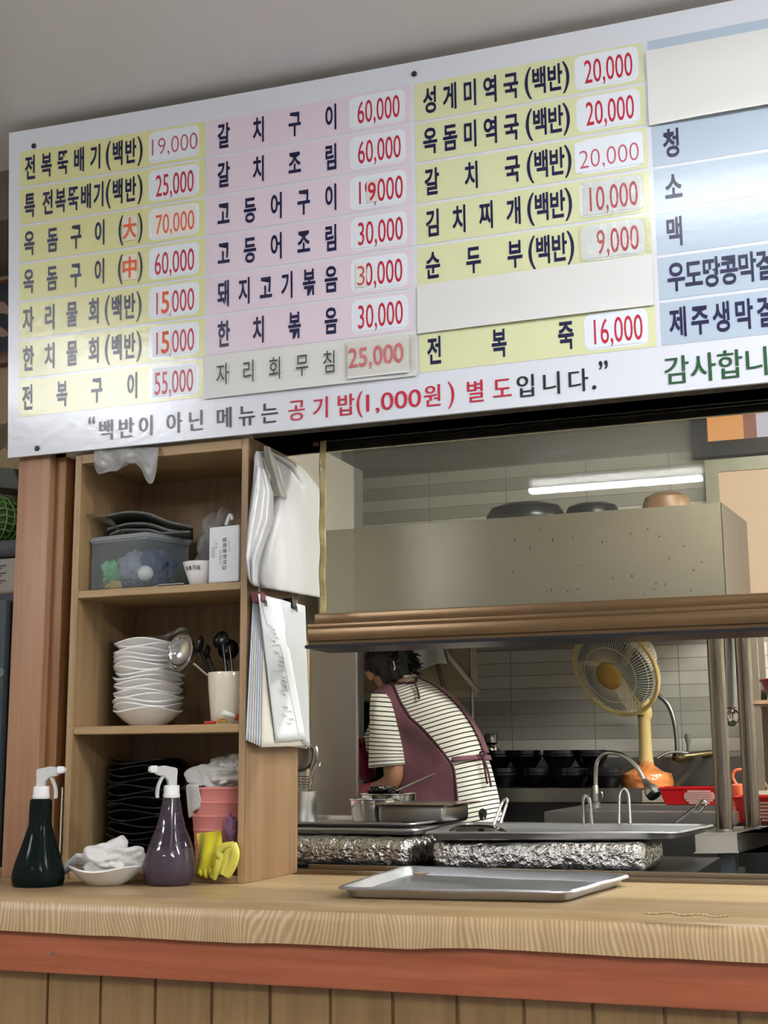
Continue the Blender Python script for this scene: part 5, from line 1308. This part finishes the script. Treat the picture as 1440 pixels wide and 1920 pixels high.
def stripe_mat(name, n, duty=.26):
    M = bpy.data.materials.new(name); M.use_nodes = True; nt = M.node_tree; bs_ = nt.nodes['Principled BSDF']; bs_.inputs['Roughness'].default_value = .9
    uv = N(nt, 'ShaderNodeUVMap'); sx = N(nt, 'ShaderNodeSeparateXYZ'); nt.links.new(uv.outputs[0], sx.inputs[0])
    mu = N(nt, 'ShaderNodeMath', operation='MULTIPLY'); mu.inputs[1].default_value = n; nt.links.new(sx.outputs[1], mu.inputs[0])
    fr = N(nt, 'ShaderNodeMath', operation='FRACT'); nt.links.new(mu.outputs[0], fr.inputs[0])
    lt_ = N(nt, 'ShaderNodeMath', operation='LESS_THAN'); lt_.inputs[1].default_value = duty; nt.links.new(fr.outputs[0], lt_.inputs[0])
    mx = N(nt, 'ShaderNodeMix', data_type='RGBA'); nt.links.new(lt_.outputs[0], mx.inputs[0]); mx.inputs[6].default_value = rgb('#e4e0d4'); mx.inputs[7].default_value = rgb('#1d1b20')
    nt.links.new(mx.outputs[2], bs_.inputs['Base Color']); return M
b = nb(); grid(b, lambda u, v: torso(u*2*PI, v), 64, 90, uv=lambda u, v: (u, v-.05*(.5-.5*math.cos(2*PI*u))), cu=True)
shirt = obj('striped_shirt', b, stripe_mat('shirt_stripes', 46), ps, label='white shirt with thin black stripes')
# collar
b = nb(); tube(b, [torso(k/24*2*PI, .985, .002)+Vector((0, 0, .002)) for k in range(25)], .006, 8, cap=False); obj('collar', b, cloth_w, shirt)
# near sleeve
ROWS_S = [(0, 698, 1300, 722, 1300, .012), (.1, 697, 1312, 732, 1314, .035), (.25, 696, 1335, 740, 1338, .052), (.5, 696, 1372, 749, 1376, .055), (.75, 695, 1405, 756, 1408, .054), (1, 694, 1440, 760, 1433, .054)]
def srow(t):
    for a, c_ in zip(ROWS_S, ROWS_S[1:]):
        if t <= c_[0]:
            k = (t-a[0])/(c_[0]-a[0]); return [a[i]+(c_[i]-a[i])*k for i in range(1, 6)]
    return list(ROWS_S[-1][1:])
def sleeve(th, t, y0):
    lx, ly, rx, ry, hd_ = srow(t); L_, R2 = P3(lx, ly, y0), P3(rx, ry, y0); C_ = (L_+R2)/2; H_ = (R2-L_)/2
    return C_-H_*math.cos(th)+Vector((0, -hd_*math.sin(th)-.003*math.sin(th*4+t*7), 0))
b = nb(); grid(b, lambda u, v: sleeve(u*2*PI, v, -.112), 40, 40, uv=lambda u, v: (u, v), cu=True)
obj('sleeve', b, stripe_mat('sleeve_stripes', 17.5), shirt, solid=.003)
def sleeve_r(th, t):
    a, c_ = P3(735, 1312, .13), P3(700, 1410, .15); C_ = a.lerp(c_, t); return C_+Vector((.055*math.cos(th)*(.7+.3*t), .055*math.sin(th)*(.7+.3*t), 0))
b = nb(); grid(b, lambda u, v: sleeve_r(u*2*PI, v), 24, 16, uv=lambda u, v: (u, v), cu=True); obj('sleeve', b, stripe_mat('far_sleeve_stripes', 15), shirt, solid=.003)
# apron
mar = mat('maroon_linen', '#6d4450', .75, bump=.15, bscale=160, var=.34, vscale=11, sheen=.15)
ap = empty('apron', ORG[ps.name]); ap.location = (0, 0, 0); ap.parent = ps; ORG[ap.name] = ORG[ps.name]
QB = [(0, .64), (.14, .66), (.28, .68), (.40, .70), (.54, .585), (.66, .50), (.78, .50), (.87, .52), (.94, .50), (1, .42)]
QA = [(0, 0), (.5, 0), (.66, .01), (.78, .04), (.87, .06), (.94, .06), (1, .12)]
def thq(q): return math.acos(max(-1, min(1, 1-2*q)))
def apf(u, v):
    t = .02+v*.955; tb = thq(interp(QB, t)); ta = -2.0 if t < .62 else (-2.0+(t-.62)/.12*2.0 if t < .74 else thq(interp(QA, t)))
    if t >= .62: ta = max(ta, thq(interp(QA, t))*min(1, (t-.62)/.12)-2.0*(1-min(1, (t-.62)/.12)))
    th = ta+(tb-ta)*u
    return torso(th, t, .008+.004*math.sin(th*5+t*9)*(1-t)+.003*noise.noise(Vector((th*2, t*7, 8))))
b = nb(); grid(b, apf, 44, 80); obj('apron_panel', b, mar, ap, solid=.003)
def hem(q0, off, t0, t1, n=40): return [torso(thq(interp(QB, t0+(t1-t0)*k/n)), t0+(t1-t0)*k/n, off) for k in range(n+1)]
b = nb(); tube(b, hem(0, .011, .04, .97), .0035, 6); obj('apron_edge', b, mat('maroon_edge', '#4a2b35', .7), ap)
b = nb(); grid(b, lambda u, v: torso(PI-.12+u*.75, .45+v*.5, .007), 8, 40); obj('apron_strap', b, mar, ap, solid=.003)
b = nb(); grid(b, lambda u, v: torso(thq(.70)+(PI+.3-thq(.70))*u, .425+v*.022-.01*u, .008), 30, 3); obj('waist_tie', b, mar, ap, solid=.002)
b = nb()
for pts in ([(905, 1420), (912, 1436), (917, 1455), (921, 1476)], [(905, 1421), (909, 1442), (912, 1460), (914, 1470)], [(905, 1420), (900, 1412), (908, 1409), (906, 1420)]):
    tube(b, [P3(x, y, -.07) for x, y in pts], [.004]*len(pts), 6, smooth_n=4)
obj('tie_string', b, mat('maroon_edge', '#4a2b35', .7), ap)
b = nb(); tube(b, [torso(thq(.42), .965, .012), P3(775, 1280, -.07), torso(thq(.93), .93, .012)], .0045, 8, smooth_n=5); tube(b, [P3(778, 1280, -.09), P3(783, 1294, -.10), P3(786, 1310, -.115)], .004, 6, smooth_n=4)
obj('neck_tie', b, mat('maroon_edge', '#4a2b35', .7), ap)
# hair: cap over the skull, bun with a clip, loose strands
hair = mat('black_hair', '#0b0a0d', .38, spec=.5, bump=.5, bscale=60, stretch=(6, 6, 1))
hc = P3(732, 1246)
b = nb(); r = bmesh.ops.create_icosphere(b, subdivisions=5, radius=1)
for v in r['verts']:
    d = v.co.normalized(); k = 1+.035*noise.noise(d*4)+.02*math.sin(math.atan2(d.y, d.x)*18+d.z*6)
    p = Vector((d.x*.086*k, d.y*.088*k, d.z*.086*k))
    if d.z < -.2: p.x += (-.2-d.z)*.022; p.z -= (-.2-d.z)*.03
    if d.z < -.2 and d.x < 0: p *= 1-.26*min(1, (-.2-d.z)*3)*min(1, -d.x*2.5)
    fd = -.62*d.x+.78*d.y
    if fd > .35 and d.z < .3: p *= 1-.30*min(1, (fd-.35)*2.5)*min(1, (.3-d.z)*2)
    v.co = hc+p
ho = obj('hair', b, hair, ps)
b = nb()
bc_ = P3(745, 1228, -.085)
for k in range(9):
    a0 = k*.7; tube(b, [bc_+Vector(((.022+.006*math.sin(k*3+j))*math.cos(a0+j*.5), -.010+.008*math.sin(j*1.3+k), (.022+.005*math.cos(k*2+j))*math.sin(a0+j*.5))) for j in range(9)], [.007]*9, 6, smooth_n=3)
obj('bun', b, hair, ho)
b = nb(); rs = random.Random(9)
for k in range(46):
    th = rs.random()*2*PI; p = P3(765+rs.random()*12, 1228+rs.random()*34, -.04+rs.random()*.05)
    q = p+Vector((.012+rs.random()*.022, -.005, rs.random()*.03-.018)); tube(b, [p, p.lerp(q, .5)+Vector((0, 0, .008*(rs.random()-.3))), q], [.0035, .003, .0012], 5, smooth_n=2)
for k in range(20):
    p = P3(697+rs.random()*8, 1250+rs.random()*14, -.02); q = P3(684+rs.random()*8, 1228+rs.random()*30, -.01); tube(b, [p, q], [.002, .0006], 4)
obj('loose_strands', b, hair, ho)
b = nb(); tube(b, [P3(738, 1240, -.115), P3(741, 1250, -.118), P3(739, 1256, -.112)], .003, 6); obj('hair_clip', b, chrome, ho)
# rubber gloves: palm, four fingers and thumb each
pg = mat('pink_rubber', '#a3405a', .4, spec=.5); pg2 = mat('deep_pink_rubber', '#7c1f3c', .4, spec=.5)
def glove(label, wr, d, side, up_, mt, curl):
    wr, d, side, up_ = Vector(wr), Vector(d).normalized(), Vector(side).normalized(), Vector(up_).normalized()
    nd = dict(cuff=(wr-d*.05, .036), wrist=(wr, .031), palm=(wr+d*.045, (.036, .022)), knuckle=(wr+d*.078, (.034, .018)))
    ed = [('cuff', 'wrist'), ('wrist', 'palm'), ('palm', 'knuckle')]
    for i, (o_, L) in enumerate(((-.027, .055), (-.009, .066), (.009, .070), (.026, .058))):
        a = wr+d*.085+side*o_; k0, k1, k2 = 'f%da' % i, 'f%db' % i, 'f%dc' % i
        nd[k0] = (a, .0105); nd[k1] = (a+d*L*.5-up_*curl*.3*L, .0098); nd[k2] = (a+d*L*.8-up_*curl*L, .008)
        ed += [('knuckle', k0), (k0, k1), (k1, k2)]
    tb_ = wr+d*.03-side*.03; nd['ta'] = (tb_, .013); nd['tb'] = (tb_+d*.03-side*.016-up_*.008, .0115); nd['tc'] = (tb_+d*.052-side*.014-up_*.02*curl, .009)
    ed += [('palm', 'ta'), ('ta', 'tb'), ('tb', 'tc')]
    return skin_mesh('rubber_glove', nd, ed, mt, ps, 2, label)
glove('pink rubber glove on the near hand', P3(690, 1485, -.05), (-.7, .25, -.12), (.2, .9, .1), (0, 0, 1), pg, .7)
glove('dark pink rubber glove on the far hand', P3(684, 1440, .07), (-.15, -.5, .75), (.9, .2, .1), (-.5, .6, .3), pg2, .9)

# ================================================================== FAN
fan_c = at(1154, 1258, 2.02)
nrm = (RT*(-.62)+UP*(-.30)+FW*(-.72)).normalized()
ivory = mat('ivory_plastic', '#c9b376', .4, spec=.4); ivl = mat('pale_grey_plastic', '#c9c7b8', .4)
fan = thing('pedestal_fan', 'ivory pedestal fan with blue blades, its foot wrapped in an orange bag', 'fan', (at(1213, 1470, 2.14).x, 2.14, 1.047))
u1 = nrm.orthogonal().normalized(); u1 = (Vector((0, 0, 1))-nrm*nrm.z).normalized(); u2 = nrm.cross(u1)
FR = mpp(fan_c)*88
def fp(r, th, z): return fan_c+(u1*math.cos(th)+u2*math.sin(th))*r+nrm*z
b = nb(); tube(b, [fp(FR, 2*PI*k/72, 0) for k in range(73)], .0075, 8, cap=False); obj('guard_ring', b, ivory, fan)
wire = mat('guard_wire', '#cfc6a4', .35)
b = nb()
for k in range(84):
    th = 2*PI*k/84; tube(b, [fp(FR*.26, th, FR*.27), fp(FR*.5, th+.03, FR*.26), fp(FR*.8, th+.06, FR*.18), fp(FR*.99, th+.07, 0)], .0011, 4, smooth_n=3)
for r_, z_ in ((.62, .235), (.86, .14)): tube(b, [fp(FR*r_, 2*PI*k/60, FR*z_) for k in range(61)], .0012, 4, cap=False)
obj('front_guard', b, wire, fan)
b = nb()
for k in range(72):
    th = 2*PI*k/72; tube(b, [fp(FR*.99, th, 0), fp(FR*.95, th, -FR*.22), fp(FR*.6, th, -FR*.36), fp(FR*.28, th, -FR*.40)], .0011, 4, smooth_n=3)
obj('rear_guard', b, wire, fan)
obj('hub_cap', lathe(nb(), [(FR*.30, 0), (FR*.31, .004), (FR*.26, .011), (FR*.12, .015), (.001, .016)], fp(0, 0, FR*.26), 36, axis=nrm), mat('gold_cap', '#a8873f', .35, .3), fan)
blm = clear('blue_blade_plastic', '#a9b9c4', .1, f_ior=1.5, body='#8c9ca6', body_w=.45)
for k in range(3):
    def blade(u, v, k=k):
        r = FR*(.16+.72*v); th = 2*PI*k/3+(u-.5)*(1.45+.4*v)+.25*v; return fp(r, th, (u-.5)*FR*.22)
    b = nb(); grid(b, blade, 12, 12); obj('blade', b, blm, fan, solid=.002)
obj('blade_hub', lathe(nb(), [(FR*.18, -.025), (FR*.18, .01), (FR*.1, .02), (.001, .02)], fp(0, 0, 0), 24, axis=nrm), mat('slate_hub', '#45525c', .4), fan)
obj('motor_housing', lathe(nb(), [(FR*.20, -FR*.36), (FR*.46, -FR*.44), (FR*.50, -FR*.55), (FR*.48, -FR*.95), (FR*.36, -FR*1.12), (.001, -FR*1.16)], fp(0, 0, 0), 36, axis=nrm), ivl, fan)
nk = fp(0, 0, -FR*.75)
base = ORG[fan.name]
obj('neck', tube(nb(), [nk, nk+Vector((-.005, 0, -.06)), Vector((base.x+.004, 2.14, at(1210, 1330, 2.14).z)), Vector((base.x, 2.14, at(1210, 1345, 2.14).z))], [.030, .028, .022, .022], 16, smooth_n=4), ivory, fan)
zc_ = at(1210, 1342, 2.14).z
obj('pole', lathe(nb(), [(.030, 1.06-1.047+.03), (.023, .10), (.021, .16), (.0205, zc_-1.047)], base, 24), ivory, fan)
obj('pole_ring', lathe(nb(), [(.0215, zc_-1.047-.003), (.0215, zc_-1.047+.003)], base, 24), mat('green_ring', '#5d6a4a', .4), fan)
orb = mat('orange_bag_film', '#cf7d45', .25, spec=.6, bump=.6, bscale=45, var=.15, vscale=18)
def bagb(u, v):
    th = u*2*PI; r = interp([(0, .084), (.25, .088), (.5, .078), (.7, .045), (.85, .027), (1, .025)], v)*(1+.06*noise.noise(Vector((math.cos(th)*2, math.sin(th)*2, v*5))))
    z = interp([(0, 0), (.2, .022), (.45, .042), (.65, .052), (.8, .066), (1, .085)], v)+.005*noise.noise(Vector((math.cos(th)*4, math.sin(th)*4, v*6)))*min(1, v*5)
    return base+Vector((r*math.cos(th), r*math.sin(th), z))
b = nb(); grid(b, bagb, 64, 28, cu=True); obj('wrapped_foot', b, orb, fan, label='fan foot wrapped in a crinkled orange plastic bag')

# ================================================================== PASSAGE ON THE LEFT, BEHIND THE POST
YL = .262
nv = thing('navy_cabinet', 'tall navy cabinet with slate front seen beside the wooden post', 'cabinet', (-2.35, YL+.2, 0))
A = at(27, 1130, YL); zt_n = at(14, 1112, YL).z
obj('body', bx(-2.7, at(26, 1200, YL).x, YL, YL+.225, 0, zt_n), mat('navy_paint', '#10152a', .4), nv)
obj('door', bx(-2.7, at(10, 1200, YL-.02).x, YL-.022, YL, .05, zt_n-.02), mat('slate_door', '#36424a', .45), nv)
obj('round_sticker', lathe(nb(), [(.011, 0), (.011, .001)], at(0, 1261, YL-.023), 20, axis=(0, -1, 0)), mat('grey_round', '#6c7672', .5), nv)
zA = zt_n
def crate(name, label, cat, pxr, ytop, zbase, Y, depth, mt, wid=.42):
    xr_ = at(pxr, ytop, Y).x; zt_ = at(pxr*.5, ytop, Y).z
    return single(name, bx(xr_-wid, xr_, Y, Y+depth, zbase, zt_, bev=.004), mt, label, cat), zt_, xr_
kraft = mat('kraft_card', '#8f744c', .8)
o, z1_, xr1 = crate('carton', 'flat brown carton on top of the navy cabinet', 'carton', 26, 1111, zA+.0005, YL+.004, .2, kraft)
prc = thing('printed_carton', 'whitish carton with printed lines of text beside the post', 'carton', (xr1-.2, YL+.2, z1_))
zpt = at(14, 1045, YL).z
obj('box', bx(xr1-.40, xr1+.002, YL+.01, YL+.20, z1_+.0005, zpt, bev=.003), mat('newsprint', '#9b948b', .7), prc)
b = nb()
for k in range(9):
    z = zpt-.018-k*(zpt-z1_-.03)/9; box(b, xr1-.16, xr1-.03-.012*(k % 3), YL+.0085, YL+.0098, z-.0016, z+.0016)
obj('lettering', b, mat('grey_text', '#55504c', .7), prc, smooth=False)
o, z3_, xr3 = crate('black_crate', 'black plastic crate under the green net bag', 'crate', 33, 1011, zpt+.0005, YL, .2, mat('black_crate_plastic', '#101216', .5))
netm = mat('green_net', '#5c8a3c', .45, bump=.9, bscale=70, var=.4, vscale=60, coat=.4)
ct_ = at(-22, 968, YL+.1); hr_ = at(36, 980, YL+.1).x-ct_.x; hh = at(0, 925, YL+.1).z-z3_
nbg = thing('net_bag', 'green net bag full of produce lying on the black crate', 'net bag', (ct_.x, YL+.105, z3_))
b = nb(); r = bmesh.ops.create_uvsphere(b, u_segments=40, v_segments=24, radius=1)
for v in r['verts']:
    d = v.co.copy(); k = 1+.05*noise.noise(d*5); v.co = Vector((ct_.x+d.x*hr_*k, YL+.105+d.y*.09*k, z3_+hh/2+d.z*hh/2*(k if d.z > 0 else 1)))
obj('filling', b, mat('green_filling', '#4e7f45', .5, var=.35, vscale=30), nbg)
b = nb()
for j in range(1, 12):
    ph = PI*j/12; tube(b, [Vector((ct_.x+hr_*1.03*math.sin(ph)*math.cos(2*PI*k/36), YL+.105+0.094*math.sin(ph)*math.sin(2*PI*k/36), z3_+hh/2+hh/2*.985*math.cos(ph)+.004*(k % 2))) for k in range(37)], .0022, 5, cap=False)
for j in range(26):
    a = 2*PI*j/26; tube(b, [Vector((ct_.x+hr_*1.03*math.sin(PI*k/14)*math.cos(a), YL+.105+0.094*math.sin(PI*k/14)*math.sin(a), z3_+hh/2+hh/2*.985*math.cos(PI*k/14))) for k in range(1, 14)], .0018, 4)
obj('net', b, mat('pale_green_cord', '#9cc07a', .5), nbg)
# wall behind the passage: ledge, mouldings, framed dark picture, plank panel
YW = .499
def wall_strip(name, y0, y1, mt, d, nmx=None):
    z1, z0 = at(10, y0, YW-d).z, at(10, y1, YW-d).z; return struct(name, bx(-3.4, -1.81, YW-d, YW-.0005, z0, z1, bev=.002), mt)
bm_ = wood('brown_moulding', '#6f5542', '#5b4435', .5, (3, 60, 60), 1.0)
wall_strip('trim_8', 318, 412, mat('brown_soffit', '#5c514a', .6), .36)
wall_strip('trim_9', 416, 437, bm_, .06); wall_strip('trim_10', 506, 524, wood('tan_moulding', '#8b6a45', '#775a3a', .5, (3, 60, 60), 1.0), .04)
fr1 = thing('framed_picture', 'dark framed picture with pale rounded shapes behind the menu board edge', 'picture', at(-10, 660, YW-.02))
z0, z1 = at(5, 684, YW-.02).z, at(5, 530, YW-.02).z; x1 = -1.83
obj('canvas', bx(x1-.6, x1, YW-.018, YW-.001, z0+.03, z1), mat('ink_canvas', '#161c26', .5, var=.5, vscale=25), fr1)
b = nb(); box(b, x1-.6, x1, YW-.03, YW-.001, z0, z0+.032, bev=.003); obj('frame', b, wood('red_brown_frame', '#6b4436', '#57372c', .4, (3, 60, 60), 1.0), fr1)
b = nb(); prism(b, [at(x, y, YW-.019) for x, y in ((-40, 566), (8, 566), (16, 576), (16, 590), (8, 588), (-40, 584))], (0, -.001, 0)); prism(b, [at(x, y, YW-.019) for x, y in ((-40, 600), (0, 612), (12, 620), (17, 628), (8, 632), (-40, 628))], (0, -.001, 0))
obj('pale_shape', b, mat('dusty_pink', '#93756a', .6), fr1, smooth=False)
ob_ = thing('olive_box', 'olive green box lid jutting out above the net bag', 'box', at(10, 915, .3))
pts = [at(x, y, .3) for x, y in ((-60, 872), (27, 878), (38, 912), (36, 917), (-60, 908))]
obj('lid', prism(nb(), pts, (0, .15, 0), .002), mat('olive_card', '#2f321f', .5), ob_)
pl2 = wood('plank_panel', '#8c7a5d', '#6d5c45', .6, (2, 40, 40), 1.0)
struct('trim_11', bx(-3.2, -1.81, YW-.03, YW-.001, at(10, 1060, YW).z, at(10, 905, YW).z), pl2)
b = nb()
def flm(u, v):
    p = at(-40+u*62, 800+v*50+8*math.sin(u*6), .33+.02*math.sin(u*7+v*4)); p.z += .01*noise.noise(Vector((u*6, v*5, 3))); return p
grid(b, flm, 20, 12); single('film_wrap', b, clear('passage_film', '#e0ddd4', .08, bump=.4, bscale=40, body='#bdb7aa', body_w=.3), 'clear plastic film lying on the olive box', 'film', solid=.0008, sub=1)
b = nb(); tube(b, [at(117, 1476, -.006), at(112, 1600, -.006)], .0017, 6); single('thin_stick', b, mat('pale_stick', '#b9ae95', .5), 'thin pale stick leaning at the post behind the dark bottle', 'stick')
